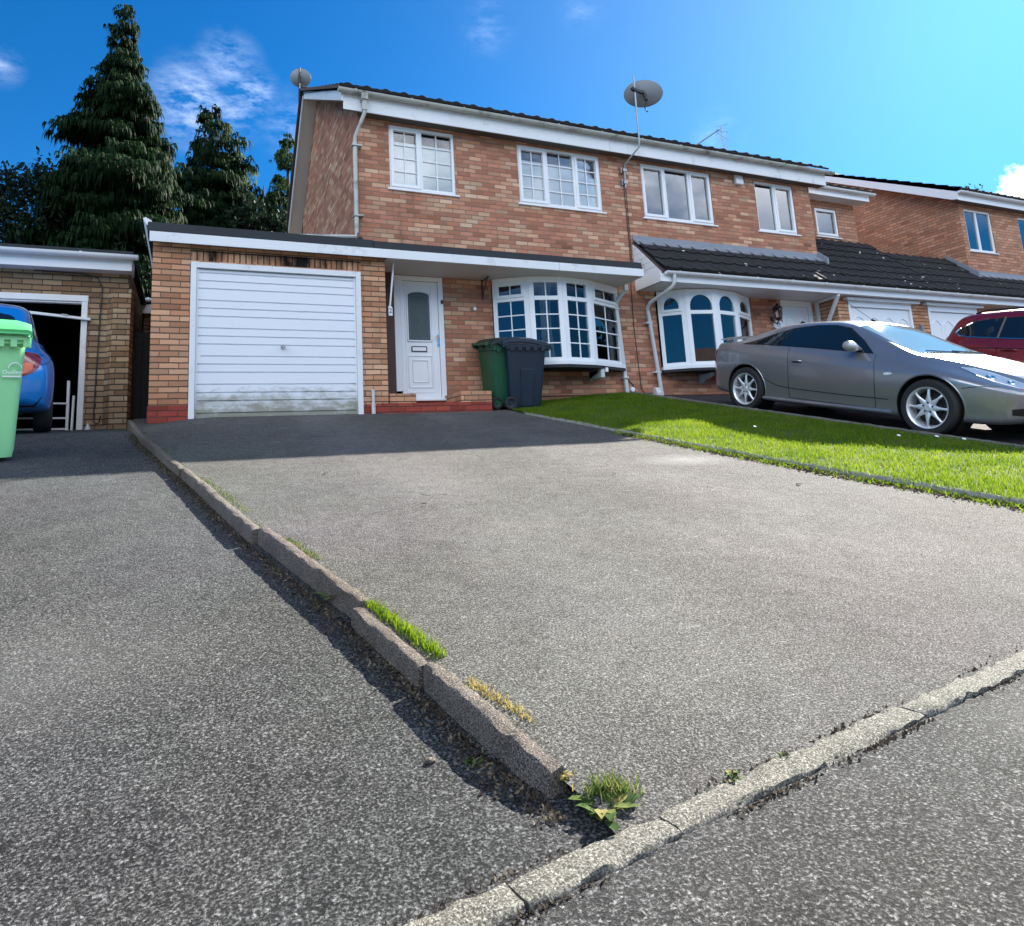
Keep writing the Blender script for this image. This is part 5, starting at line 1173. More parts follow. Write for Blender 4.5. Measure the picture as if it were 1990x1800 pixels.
for vw in ('R', 'L'):
    car.panel('side_window', curve2([(-.32, 1.0), (-.15, 1.16), (.1, 1.28), (.5, 1.335), (1.0, 1.315), (1.3, 1.22), (1.75, .93), (1.0, .955), (.2, .97)], 4), 'car_glass', blue, vw, .004, 3)
    s_ = -1 if vw == 'R' else 1
    b = MB(); car.line(b, [(-.60, .74), (-.4, .78), (-.3, .84)], vw); car.line(b, [(.45, .94), (.5, .3)], vw); car.line(b, [(1.6, .9), (1.6, .3)], vw); b.build('panel_gaps', 'trim_black', blue)
    for x, z in W3: wheel(blue, x, s_*.735, z, .295, .18, .19, s_, 6)
car.panel('rear_window', curve2([(-.48, .98), (0, .955), (.48, .98), (.47, 1.16), (.40, 1.28), (0, 1.31), (-.40, 1.28), (-.47, 1.16)], 4), 'car_glass', blue, 'B', .005, 4)
for sg in (-1, 1):
    tl = car.panel('tail_light', curve2([(sg*.50, .86), (sg*.66, .85), (sg*.70, .76), (sg*.64, .66), (sg*.52, .62), (sg*.46, .70)], 4), 'lamp_red', blue, 'B', .006, 4)
    car.panel('indicator', curve2([(sg*.50, .74), (sg*.62, .75), (sg*.62, .68), (sg*.53, .64)], 4), 'lamp_amber', tl, 'B', .009, 3)
b = MB(); car.line(b, [(-.72, .84), (-.5, .87), (0, .88), (.5, .87), (.72, .84)], 'B', .005); car.line(b, [(-.5, .87), (-.55, .62), (-.3, .56), (.3, .56), (.55, .62), (.5, .87)], 'B', .005); b.build('tailgate_gap', 'trim_black', blue)
car.panel('bumper_valance', [(-.66, .30), (.66, .30), (.72, .40), (-.72, .40)], 'trim_black', blue, 'B', .004, 5)
b = MB(); b.box(-.3, 2.7, -.55, .55, .22, .34); b.build('floor_pan', 'black', blue)
k = math.atan(.12); X = Vector((0, math.cos(k), math.sin(k))); Z = Vector((0, -math.sin(k), math.cos(k))); Yv = Z.cross(X)
m = Matrix((X, Yv, Z)).transposed().to_4x4(); m.translation = (-2.21, -.33, z_left(-2, -.28)-.005); blue.matrix_basis = m @ Matrix.Rotation(R(10), 4, 'Z')

# ================================================================== wheelie bins
def wheelie_bin(label, body_mat, lid_mat, lid_open=0, scale=1.0):
    t = thing('wheelie_bin', (0, 0, 0), label, 'wheelie bin')
    b = MB(); secs = []
    for z, xr, xf, hw, rd in ((.03, -.20, .27, .215, .05), (.10, -.225, .285, .225, .05), (.30, -.245, .295, .235, .05), (.62, -.275, .315, .252, .05), (.92, -.305, .335, .268, .05), (.925, -.335, .365, .288, .05), (1.0, -.34, .37, .29, .05)):
        ring = []
        for (cx, cy, a0) in ((xf-rd, hw-rd, 0), (xr+rd, hw-rd, 90), (xr+rd, -hw+rd, 180), (xf-rd, -hw+rd, 270)):
            for k in range(5): a = R(a0+22.5*k); ring.append((cx+rd*math.cos(a), cy+rd*math.sin(a), z))
        secs.append(ring)
    n = len(secs[0]); b.add([q for r_ in secs for q in r_], [(i*n+k, i*n+(k+1) % n, (i+1)*n+(k+1) % n, (i+1)*n+k) for i in range(len(secs)-1) for k in range(n)]+[tuple(range(n-1, -1, -1)), tuple((len(secs)-1)*n+k for k in range(n))])
    bo = b.build('body', body_mat, t, smooth=True)
    def comb(c0, c1, n_):
        out = [(c0, .985)]; st = (c1-c0)/(2*n_-1)
        for k in range(n_): out += [(c0+2*k*st, .90), (c0+(2*k+1)*st, .90)]+([(c0+(2*k+1)*st, .955), (c0+(2*k+2)*st, .955)] if k < n_-1 else [])
        return out+[(c1, .985)]
    b = MB(); b.prism([(.352, y, z) for y, z in comb(-.275, .275, 7)], (.038, 0, 0)); b.build('lifting_comb', body_mat, t)
    for s_ in (-1, 1):
        b = MB(); b.prism([(x, s_*.284, z) for x, z in comb(-.26, .30, 5)], (0, s_*.02, 0)); b.build('side_comb', body_mat, t)
        b = MB(); b.prism([(-.05, s_*.218, .05), (.12, s_*.222, .05), (.15, s_*.258, .62), (-.08, s_*.258, .62)], (0, s_*.012, 0)); b.build('side_rib', body_mat, t, bevel=.006)
    b = MB(); rows = []
    prof = [(-.38, 1.035), (-.30, 1.075), (-.12, 1.09), (.10, 1.075), (.24, 1.045), (.30, 1.04), (.40, 1.01), (.425, .965)]
    for x, z in prof:
        hw = .305 if x < .35 else .285; cr = .02 if -.35 < x < .35 else 0
        rows.append([(x, -hw, z-.055), (x, -hw+.004, z-.012), (x, -hw+.03, z), (x, -.2, z+cr), (x, 0, z+cr*1.2), (x, .2, z+cr), (x, hw-.03, z), (x, hw-.004, z-.012), (x, hw, z-.055)])
    b.sheet(rows); b.sheet([[(x, y*.97, z-.035) for x, y, z in r_] for r_ in rows])
    b.add([rows[-1][k] for k in range(9)]+[(x-.01, y, z-.03) for x, y, z in rows[-1]], [(k, k+1, 10+k, 9+k) for k in range(8)])
    for s_ in (-1, 1): b.add([r_[0 if s_ < 0 else 8] for r_ in rows]+[(x, y*.985, z-.01) for x, y, z in [r_[0 if s_ < 0 else 8] for r_ in rows]], [(k, k+1, len(rows)+k+1, len(rows)+k) for k in range(len(rows)-1)])
    if lid_open:
        c = Vector((-.36, 0, 1.03)); rm = Matrix.Rotation(-lid_open, 4, 'Y'); b.v = [tuple(c+(rm @ (Vector(q)-c))) for q in b.v]
    lo = b.build('lid', lid_mat, t, smooth=True)
    b = MB(); b.tube([(-.41, -.22, 1.02), (-.41, .22, 1.02)], .017, 8)
    for y in (-.24, .0, .24): b.prism([(-.33, y-.02, .94), (-.33, y-.02, 1.03), (-.42, y-.02, 1.045), (-.43, y-.02, 1.0)], (0, .04, 0))
    b.build('handle', body_mat, t, bevel=.004)
    b = MB(); b.tube([(-.23, -.27, .10), (-.23, .27, .10)], .012, 8); b.build('axle', 'steel', t)
    for s_ in (-1, 1):
        b = MB(); b.lathe([(.06, -.02), (.088, -.024), (.10, -.014), (.10, .014), (.088, .024), (.06, .02)], (-.23, s_*.265, .10), (0, s_, 0), 26); wo = b.build('wheel', 'rubber', t, smooth=True)
        b = MB(); b.lathe([(.0, .012), (.02, .016), (.03, .004), (.062, .010), (.062, -.01), (0, -.012)], (-.23, s_*.265, .10), (0, s_, 0), 20); b.build('hub', body_mat, wo, smooth=True)
    t.scale = (scale,)*3
    return t
def place(o, x, y, z, rz, tilt=0, s=1):
    o.matrix_basis = Matrix.Translation((x, y, z)) @ Matrix.Rotation(tilt, 4, 'X') @ Matrix.Rotation(rz, 4, 'Z') @ Matrix.Scale(s, 4)
M['bin_navy'] = pmat('navy_plastic', (.010, .022, .042), .42, .15, 4, bump=.05)
M['bin_green'] = pmat('dark_green_plastic', (.006, .075, .035), .42, .18, 4, bump=.05)
M['bin_dk'] = pmat('dark_lid_plastic', (.010, .02, .014), .5, .2, 4)
m_, t_, p_ = newmat('pale_green_plastic')
tcn = t_.nodes.new('ShaderNodeTexCoord'); cg = mixc(t_, noise(t_, tcn.outputs['Object'], 3, 5), (.26, .70, .30), (.36, .80, .40)); t_.links.new(cg, p_.inputs['Base Color'])
p_.inputs['Roughness'].default_value = .42; p_.inputs['Subsurface Weight'].default_value = 0
M['bin_pale'] = m_; M['bin_lid'] = pmat('bright_green_lid', (.10, .50, .17), .42, .12, 3)
nb = wheelie_bin('navy blue wheelie bin under the bow window, at the corner of the lawn', 'bin_navy', 'bin_navy')
place(nb, 4.745, .26, z_our(4.8, .26)-.0, R(-8), R(8))
stk = MB(); stk.box(.10, .135, -.262, -.257, .80, .87); stk.lathe([(0, 0), (.022, .0)], (.12, -.262, .78), (0, -1, 0), 10); stk.build('sticker', 'white_wood', nb)
gb_ = wheelie_bin('dark green wheelie bin with bulging lid between the planter wall and the navy bin', 'bin_green', 'bin_dk', R(4))
place(gb_, 4.50, .40, z_our(4.5, .40), R(4), R(8), .97)
pb = wheelie_bin('pale green wheelie bin with council badge in front of the blue car', 'bin_pale', 'bin_lid', R(5))
text_obj('council_badge', 'Dudley', .045, Matrix.Translation((.349, .172, .70)) @ Matrix.Rotation(R(90), 4, 'Z') @ Matrix.Rotation(R(86), 4, 'X'), 'upvc', pb, .001)
b = MB(); b.tube([(.350, .19+.045*math.cos(a), .725+.05*math.sin(a)) for a in np.linspace(.1, 3.0, 14)], .0045, 5); b.box(.341, .346, .11, .235, .662, .674); b.build('badge_arch', 'upvc', pb)
place(pb, -1.585, -2.36, z_left(-1.5, -2.4), R(-68), R(6), 1.02)

# ================================================================== kerb stones
def stone(name, a, b_, wd, top, hgt, mat, label, cat, group, rng, round_=.02, side=0, rough=.004, seg=.05):
    """one concrete edging stone between plan points a and b_; top = function(x,y) of its top level"""
    A, B = Vector((a[0], a[1], 0)), Vector((b_[0], b_[1], 0)); L = (B-A).length; d = (B-A)/L; o = Vector((-d.y, d.x, 0))
    n = max(4, int(L/seg)); rows = []
    prof = [(-wd/2, -hgt), (-wd/2, -hgt*.5), (-wd/2, -round_*1.2), (-wd/2+round_*.35, -round_*.35), (-wd/2+round_, 0), (0, .002), (wd/2-round_, 0), (wd/2-round_*.35, -round_*.35), (wd/2, -round_*1.2), (wd/2, -hgt)]
    for k in range(n+1):
        t = k/n; s = L*t; P = A+d*s; endp = min(1, min(t, 1-t)*n*.9); r = []
        for w_, h_ in prof:
            e = (.004 if endp < .5 else 0)
            j = rng.normal(0, rough, 2)
            q = P+o*(w_*(1-e*8)+j[0])
            r.append((q.x, q.y, top(P.x, P.y)+h_-e+j[1]*(1 if h_ > -hgt*.9 else 0)))
        rows.append(r)
    b = MB(); m = len(prof); b.sheet(rows); b.add(rows[0]+rows[-1], [tuple(range(m)), tuple(range(2*m-1, m-1, -1))])
    ob = b.build(name, mat, None, smooth=True); me = ob.data
    return tag(ob, label, cat, group)
rng2 = np.random.default_rng(3)
ys_ = [-7.665, -7.085, -6.575, -5.46, -4.55, -3.62, -2.72, -1.80, -.95, -.12]
lab = ['nearest driveway kerb stone, its broken end beside the green weed clump', 'short driveway kerb stone with bright grass strip along its inner side', 'driveway kerb stone stepping back behind the grass-edged stone',
       'driveway kerb stone with little yellow moss tuft at mid drive', 'driveway kerb stone between moss tuft and the grassy gutter patch', 'driveway kerb stone at the edge of the house shadow',
       'shaded driveway kerb stone just above the shadow edge', 'shaded driveway kerb stone third from the garages', 'shaded driveway kerb stone second from the garage pier']
off = [.012, .0, .03, .0, .004, -.004, .003, 0, 0]
for i in range(9):
    ya, yb = ys_[i]+.006, ys_[i+1]-.006; o = off[i]
    lift = (.012, .0, .018, .01, .012, .008, .008, .006, .0)[i]
    stone('kerb_stone', (kerb_x(ya)+o, ya), (kerb_x(yb)+o, yb), .054, lambda x, y, l=lift: z_our(.5, y)+.008+l, .24, 'kerb', lab[i], 'kerb stone', 'kerb stones along the left of the driveway', rng2, .012, rough=.0022, seg=.03)
xs_ = [-3.1, -2.2, -1.28, -.36, .56, .92, 1.80, 2.70, 3.6, 4.5, 5.4, 6.3]
lab2 = ['flush edging stone farthest left along the pavement', 'flush edging stone left of centre along the left driveway foot', 'flush edging stone at the foot of the left driveway', 'worn flush edging stone at the bottom of the picture', 'cracked end of edging stone below the weed clump', 'broken edging stone right of the weed clump', 'edging stone at the foot of the driveway with moss dot', 'edging stone at the driveway foot near the right edge', 'edging stone at the driveway foot beyond the picture edge', 'edging stone by the lawn corner', 'edging stone at the foot of the lawn']
def etop(x, y): return .06+.18*edge_y(x)+.003
for i in range(len(xs_)-1):
    xa, xb = xs_[i]+.004, xs_[i+1]-.002
    if xa > 5.3: continue
    tilt = rng2.normal(0, .004)
    stone('edging_stone', (xa, edge_y(xa)-.034+tilt), (xb, edge_y(xb)-.034+tilt), .080, etop, .12, 'edging', lab2[i], 'edging stone', 'flush edging stones between driveways and pavement', rng2, .010, rough=.0028, seg=.03)
M['edge_pale'] = pmat('thin_concrete_strip', (.26, .25, .22), .9, .35, 9, bump=.5, bscale=40)
M['edge_dark'] = pmat('mossy_edging', (.12, .115, .10), .9, .4, 6, bump=.5, bscale=40)
for i, (ya, yb) in enumerate(zip([-7.6, -6.7, -5.8, -4.9, -4.0, -3.1, -2.2, -1.3], [-6.71, -5.81, -4.91, -4.01, -3.11, -2.21, -1.31, -.5])):
    stone('lawn_edging', (lawn_xl(ya)-.005, ya), (lawn_xl(yb)-.005, yb), .032, lambda x, y: z_lawn(x, y)+.006, .20, 'edge_pale',
          ('thin concrete lawn edging strip at the lawn\'s near corner', 'thin lawn edging strip cut by the right picture edge', 'thin lawn edging strip with mossy debris at its foot', 'thin lawn edging strip beside the brightest grass', 'thin lawn edging strip where the house shadow ends', 'shaded thin lawn edging strip on the driveway side', 'shaded thin lawn edging strip near the bins', 'shaded lawn edging strip nearest the navy bin')[i], 'lawn edging', 'edging strips along the lawn', rng2, .012, rough=.003)
for i, (ya, yb) in enumerate(zip([-7.4, -5.6, -3.8, -2.0, -.4], [-5.61, -3.81, -2.01, -.41, .5])):
    stone('lawn_edging', (7.03, ya), (7.03, yb), .05, lambda x, y: z_right(x, y)+.085, .25, 'edge_dark',
          ('low edging by the coupe\'s nose beyond the lawn', 'low edging between lawn and the coupe\'s front wheel', 'low edging between lawn and the coupe\'s door', 'low edging beside the coupe\'s rear wheel', 'low edging at the house end of the lawn')[i], 'lawn edging', 'edging strips beside the right driveway', rng2, .012, rough=.003)

# ================================================================== wall fittings, dishes, aerial
def dish(label, c, n_, rx, rz, mount):
    t = thing('satellite_dish', c, label, 'satellite dish'); c = Vector(c); n_ = Vector(n_).normalized(); u = Vector((0, 0, 1)).cross(n_).normalized(); v = n_.cross(u)
    b = MB(); rows = []
    for s, off_ in ((.02, 0), (.3, .006), (.6, .025), (.85, .05), (1, .07), (1.0, .078)):
        rows.append([c+n_*off_+u*rx*s*math.cos(a)+v*rz*s*math.sin(a) for a in np.linspace(0, 2*math.pi, 41)])
    b.sheet(rows); b.sheet([[p-n_*.006 for p in r_] for r_ in rows]); d = b.build('reflector', 'dish', t, smooth=True)
    b = MB(); b.tube([c+n_*.078+u*rx*math.cos(a)+v*rz*math.sin(a) for a in np.linspace(0, 2*math.pi, 41)], .007, 6); b.build('rim', 'dish', d, smooth=True)
    return t, c, n_, u, v
M['dish'] = pmat('grey_mesh_dish', (.21, .23, .25), .5, .1, 4)
t, c, n_, u, v = dish('big grey satellite dish on a tall bent pole above the middle of the eaves', (7.80, .30, 6.01), (.33, .78, .45), .37, .24, 0)
b = MB(); b.tube([(7.40, .60, 4.20), (7.40, .60, 4.55), (7.41, .57, 4.66), (7.50, .36, 4.82), (7.54, .30, 4.88), (7.555, .28, 4.98), (7.56, .27, 6.32)], .017, 8); b.build('pole', 'steel', t, smooth=True)
b = MB()
for z in (4.28, 4.52): b.box(7.36, 7.44, .575, .67, z, z+.05); b.box(7.33, 7.345, .60, .668, z-.03, z+.08)
b.build('wall_bracket', 'steel', t)
b = MB(); q = c-n_*.01
b.bar((7.56, .27, 6.02), q+Vector((0, 0, .02)), .04, .05); b.bar((7.47, .24, 6.02), (7.58, .27, 6.02), .06, .05); b.bar(q, q-Vector((.02, .06, .17)), .05, .04); b.tube([q-Vector((.0, .04, .13)), q-Vector((.02, .05, .22)), q-Vector((.05, .02, .27)), q-Vector((.02, .02, .36)), q-Vector((-.02, .02, .38))], .012, 6)
b.build('mount_arm', 'iron', t)
t, c, n_, u, v = dish('small grey satellite dish on the gable ridge at the left end of the roof', (2.03, 4.2, 7.49), (.25, .85, .35), .21, .185, 0)
b = MB(); b.tube([(1.99, 4.12, 6.90), (2.005, 4.12, 7.66)], .016, 8); b.bar((2.0, 4.12, 7.46), c, .04, .05); b.bar((1.99, 4.12, 7.08), (2.10, 4.15, 7.08), .05, .05); b.bar((2.0, 4.08, 7.42), (2.02, 4.08, 7.30), .04, .03); b.build('pole', 'iron', t)
t = thing('television_aerial', (12.6, 4.2, 7.4), 'television aerial on a slanting pole rising from behind the right-hand roof', 'aerial')
b = MB(); b.tube([(12.45, 4.2, 7.40), (13.52, 4.2, 8.12)], .022, 6); b.build('pole', 'steel', t)
b = MB(); b.tube([(13.58, 4.2, 8.22), (13.44, 4.0, 7.2)], .012, 6)
for k in range(11):
    s = k/11; p = Vector((13.57, 4.19, 8.15))*(1-s)+Vector((13.45, 4.02, 7.3))*s; hw = .20 if k > 1 else .13; b.tube([p-Vector((hw*.6, -hw*.6, .02)), p+Vector((hw*.6, -hw*.6, .02))], .005, 5)
b.build('boom', 'steel', t)
b = MB()
for a in (-.25, .0, .25): b.tube([(13.40, 4.2, 8.10+a*.3), (13.75, 4.1, 8.02+a)], .006, 5)
b.build('reflector', 'steel', t)
t = thing('alarm_box', (10.26, .62, 4.73), 'white alarm box high on the wall between the two right-hand upstairs windows', 'alarm box')
b = MB(); b.prism([(10.16, .668, 4.62), (10.16, .60, 4.62), (10.16, .59, 4.66), (10.16, .61, 4.80), (10.16, .63, 4.83), (10.16, .668, 4.83)], (.20, 0, 0)); b.build('case', 'upvc_old', t, bevel=.012)
b = MB(); b.box(10.20, 10.32, .585, .62, 4.745, 4.775); b.build('label_strip', 'grey_pipe', t)
t = thing('wall_lantern', (10.74, .55, 2.0), 'black coach lantern on the wall beside the right-hand front door', 'lamp')
cz = 1.92; cx, cy_ = 10.74, .50
b = MB(); b.lathe([(0, .20), (.02, .19), (.035, .15), (.105, .10), (.11, .085), (.085, .08)], (cx, cy_, cz), (0, 0, 1), 6); b.lathe([(.07, -.10), (.06, -.12), (.03, -.15), (0, -.17)], (cx, cy_, cz), (0, 0, 1), 6)
for k in range(6): a = R(60*k); b.tube([(cx+.085*math.cos(a), cy_+.085*math.sin(a), cz+.085), (cx+.065*math.cos(a), cy_+.065*math.sin(a), cz-.10)], .007, 5)
b.build('lantern_frame', 'iron', t)
b = MB(); b.lathe([(.078, .08), (.06, -.10)], (cx, cy_, cz), (0, 0, 1), 6); b.build('lantern_glass', 'glass', t)
b = MB(); b.tube([(cx, cy_, cz-.13), (cx, .54, cz-.22), (cx, .62, cz-.16), (cx, .66, cz-.10)], .012, 8); b.lathe([(.05, 0), (.04, -.02), (0, -.025)], (cx, .668, cz-.08), (0, 1, 0), 12); b.build('wall_arm', 'iron', t)
t = thing('house_sign', (10.88, .66, 1.72), 'pale oval house number sign on brick beside the right-hand door', 'sign')
b = MB(); b.prism([(10.88+.125*math.copysign(abs(math.cos(a))**.6, math.cos(a)), .645, 1.715+.085*math.copysign(abs(math.sin(a))**.8, math.sin(a))) for a in np.linspace(0, 2*math.pi, 33)[:-1]], (0, .02, 0)); b.build('plate', 'upvc', t)
text_obj('sign_number', '16', .11, Matrix.Translation((10.88, .644, 1.735)) @ Matrix.Rotation(R(90), 4, 'X'), 'bin_dk', t, .0015)
b = MB(); b.box(10.83, 10.94, .6435, .645, 1.668, 1.676); b.build('sign_line', 'bin_dk', t)
t = thing('meter_box', (7.72, .6, .35), 'small grey cable junction box low on the wall by the round downpipe', 'junction box')
b = MB(); b.prism([(7.64, .668, .46), (7.64, .60, .46), (7.64, .56, .36), (7.64, .56, .31), (7.64, .668, .31)], (.11, 0, 0)); b.build('cover', 'grey_pipe', t, bevel=.006)
b = MB(); b.box(7.655, 7.74, .585, .668, .20, .309); b.tube([(7.69, .62, .21), (7.69, .62, .10)], .02, 8); b.build('terminal', 'iron', t)
t = thing('hanging_basket_bracket', (4.4, .6, 2.2), 'black iron hanging-basket bracket on the wall left of the bow window', 'bracket')
b = MB(); b.tube([(4.385, .655, 2.262), (4.385, .655, 1.93)], .011, 6); b.tube([(4.385, .655, 2.24), (4.385, .42, 2.24)], .010, 6); b.tube([(4.385, .655, 1.98), (4.385, .44, 2.24)], .008, 6); b.build('bracket', 'iron', t)
b = MB(); b.tube([(4.385, .42, 2.24), (4.385, .40, 2.26), (4.385, .395, 2.235)], .008, 6); b.build('hook', 'iron', t)

# ================================================================== trees
def conifer(name, label, x, y, z0, z1, prof, seed, nb, ns, mat, spray=.42, group=None, core=True, narrow=1.0, up_=.0):
    """weeping conifer: whorled limbs, each hung with drooping sprays"""
    rng = np.random.default_rng(seed); t = thing(name, (x, y, z0), label, 'tree', group)
    b = MB(); H = z1-z0; b.tube([(x, y, z0-1), (x+.03, y, z0+H*.5), (x, y, z1-.3)], [.02*H, .012*H, .015], 8)
    limbs = MB(); ax = []; 
    lumps = [(.13, 2, 1.9, seed), (.12, 3, 3.1, 2*seed), (.10, 1, 5.3, 3*seed), (.09, 5, 2.3, seed*.7)]
    hs = z0+H*(1-np.sqrt(rng.uniform(0.0, 1, nb))*.98); hs = np.sort(hs)
    V = []; F = []
    for h in hs:
        fr = (h-z0)/H; r = float(np.interp(fr, [p[0] for p in prof], [p[1] for p in prof]))*rng.choice([rng.uniform(.62, .95), rng.uniform(.85, 1.22)], p=[.62, .38])
        a = rng.uniform(0, 2*math.pi); lump = sum(am*math.sin(f1*a+f2*h+ph) for am, f1, f2, ph in lumps); r *= max(.45, 1+lump)
        if rng.uniform() < .06: r *= 1.25
        d = np.array([math.cos(a), math.sin(a), 0]); o = np.array([x, y, h-.10*r])
        tip_rise = .22*r+up_
        pts = [o, o+d*r*.35+np.array([0, 0, tip_rise*.5]), o+d*r*.72+np.array([0, 0, tip_rise]), o+d*r+np.array([0, 0, tip_rise*.6])]
        if rng.uniform() < .4: limbs.tube(pts, [.025+.01*r, .018, .01, .004], 5, False)
        k = max(5, int(ns*(.35+r/1.8))); s = rng.beta(2.2, 1.15, k)
        base = np.stack([np.interp(s, [0, .35, .72, 1], [p[i] for p in pts]) for i in range(3)], 1)
        sid = rng.normal(0, .16*r+.05, k); base += np.stack([-d[1]*sid, d[0]*sid, rng.normal(0, .05, k)], 1)
        L = spray*rng.uniform(.45, 1.25, k)*(.7+.5*min(1, r)); 
        for j in range(k):
            p = base[j]; oa = a+rng.normal(0, .7); od = np.array([math.cos(oa), math.sin(oa), 0])
            for q in range(5):
                fa = oa+(q-2)*.42+rng.normal(0, .12); fd = np.array([math.cos(fa), math.sin(fa), 0]); ln = L[j]*rng.uniform(.6, 1.05)*(1-.12*abs(q-2)); wd = .021*rng.uniform(.6, 1.4)*(.6+L[j])
                sd = np.array([-fd[1], fd[0], rng.normal(0, .5)]); sd /= np.linalg.norm(sd)
                c1 = p+fd*ln*.34+np.array([0, 0, ln*.05+up_*.2]); c2 = p+fd*ln*.55-np.array([0, 0, ln*(.42-up_)]); c3 = p+fd*ln*.60-np.array([0, 0, ln*(1.0-up_*1.4)])
                i0 = len(V); V += [p-sd*wd*.3, p+sd*wd*.3, c1+sd*wd, c1-sd*wd, c2+sd*wd*.8, c2-sd*wd*.8, c3]
                F += [(i0, i0+1, i0+2, i0+3), (i0+3, i0+2, i0+4, i0+5), (i0+5, i0+4, i0+6, i0+6)]
    b.build('trunk', 'bark', t, smooth=True)
    Vn = np.array(V); Fn = np.array(F); tri = np.concatenate([Fn[:, [0, 1, 2]], Fn[:, [0, 2, 3]]]); tri = tri[(tri[:, 1] != tri[:, 2]) & (tri[:, 0] != tri[:, 2]) & (tri[:, 2] != tri[:, 0])]
    ok = ~((tri[:, 0] == tri[:, 1]) | (tri[:, 1] == tri[:, 2]) | (tri[:, 0] == tri[:, 2]))
    npmesh('crown', Vn, tri[ok], mat, t)
    return t
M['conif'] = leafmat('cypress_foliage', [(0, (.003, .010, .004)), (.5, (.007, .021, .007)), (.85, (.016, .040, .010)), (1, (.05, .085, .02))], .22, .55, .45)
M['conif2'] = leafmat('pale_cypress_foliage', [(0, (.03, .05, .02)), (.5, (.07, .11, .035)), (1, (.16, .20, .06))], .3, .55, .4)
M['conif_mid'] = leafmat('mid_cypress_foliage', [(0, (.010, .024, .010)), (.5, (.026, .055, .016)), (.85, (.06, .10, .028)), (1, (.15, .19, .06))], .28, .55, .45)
M['leaf_dk'] = leafmat('dark_leaf', [(0, (.008, .016, .014)), (.6, (.014, .028, .018)), (1, (.035, .06, .02))], .2, .4, .3)
TG = 'tall conifers behind the garage'
conifer('conifer_tree', 'tallest dark weeping conifer, its pointed top at the upper left', -1.75, 9.0, 1.0, 11.95, [(0, 1.9), (.25, 1.8), (.40, 1.55), (.55, 1.15), (.70, .80), (.80, .50), (.86, .30), (.90, .34), (.96, .25), (1, .05)], 11, 820, 50, 'conif', .27, TG)
conifer('conifer_tree', 'second dark conifer just right of the tallest, lower and rounder topped', .50, 12.2, 1.2, 11.15, [(0, 1.7), (.35, 1.55), (.6, 1.25), (.78, .95), (.9, .5), (1, .05)], 12, 560, 42, 'conif', .27, TG)
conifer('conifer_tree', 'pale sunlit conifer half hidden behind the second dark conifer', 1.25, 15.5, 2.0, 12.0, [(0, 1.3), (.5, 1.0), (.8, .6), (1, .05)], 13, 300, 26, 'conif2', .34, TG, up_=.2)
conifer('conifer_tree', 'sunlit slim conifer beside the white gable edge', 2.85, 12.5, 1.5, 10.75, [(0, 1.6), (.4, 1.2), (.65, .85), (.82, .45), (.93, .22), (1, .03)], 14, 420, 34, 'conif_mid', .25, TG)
conifer('conifer_tree', 'low dark conifer filling the gap between the second and slim conifers', 2.0, 11.5, 1.5, 8.35, [(0, 1.4), (.6, 1.1), (.85, .6), (1, .1)], 15, 320, 26, 'conif', .32, TG)
def leafy(name, label, x, y, z0, blobs, n, seed, mat, size=.11, group=None, cat='tree', stems=6):
    rng = np.random.default_rng(seed); t = thing(name, (x, y, z0), label, cat, group); b = MB(); V = []; F = []
    for k in range(stems):
        c = blobs[k % len(blobs)]; b.tube([(x+rng.normal(0, .1), y+rng.normal(0, .1), z0), ((x+c[0])/2+rng.normal(0, .15), (y+c[1])/2, (z0+c[2])/2), (c[0]+rng.normal(0, .2), c[1], c[2]+c[3]*.5)], [.05, .03, .008], 5)
    b.build('trunk', 'bark', t)
    per = n//len(blobs)
    for cx, cy, cz, r in blobs:
        m = per//9; tw = rng.normal(0, 1, (m, 3)); tw /= np.linalg.norm(tw, axis=1)[:, None]; tw = tw*(r*rng.uniform(.25, 1.05, m)[:, None])+np.array([cx, cy, cz])
        for p in tw:
            d = rng.normal(0, 1, 3)+np.array([0, 0, .9]); d /= np.linalg.norm(d); ln = rng.uniform(.25, .55)
            for j in range(9):
                q = p+d*ln*j/9+rng.normal(0, .03, 3); e = rng.normal(0, 1, 3)+d*.8; e /= np.linalg.norm(e); s_ = np.cross(e, rng.normal(0, 1, 3)); s_ /= np.linalg.norm(s_); L = size*rng.uniform(.7, 1.3)
                i0 = len(V); V += [q, q+e*L*.5+s_*L*.24, q+e*L, q+e*L*.5-s_*L*.24]; F += [(i0, i0+1, i0+2), (i0, i0+2, i0+3)]
    npmesh('crown', np.array(V), np.array(F), mat, t); return t
leafy('leafy_tree', 'dark open-leaved tree against the sky at the far left', -3.75, 8.6, 1.0, [(-3.9, 8.6, 6.0, .55), (-3.2, 8.7, 6.2, .5), (-2.9, 8.6, 5.6, .6), (-3.7, 8.5, 5.2, .7), (-4.4, 8.8, 5.3, .7), (-3.2, 8.6, 4.6, .8), (-4.2, 8.6, 4.4, .8)], 6800, 21, 'leaf_dk', .13)
leafy('laurel_hedge', 'dark glossy hedge behind the gap between the garages', -.8, 7.6, .6, [(-.9, 7.6, 2.4, .8), (-.4, 7.8, 3.4, .7), (-1.2, 7.8, 3.6, .8), (-.6, 7.6, 1.5, .8), (.2, 8.0, 3.4, .8)], 5200, 22, 'leaf_dk', .15, None, 'hedge')
leafy('laurel_hedge', 'dark hedge mass above the garage roof beside the gable edge', 1.2, 10.5, .6, [(1.2, 10.6, 5.4, .9), (2.2, 10.4, 5.0, .9), (.4, 10.6, 5.0, .9), (2.4, 10.8, 6.2, .7), (1.6, 10.7, 6.6, .7)], 5200, 23, 'leaf_dk', .14, None, 'hedge')
fn = thing('picket_fence', (-3.4, 7.5, 4), 'weathered slatted fence glimpsed under the dark tree at the far left', 'fence')
b = MB()
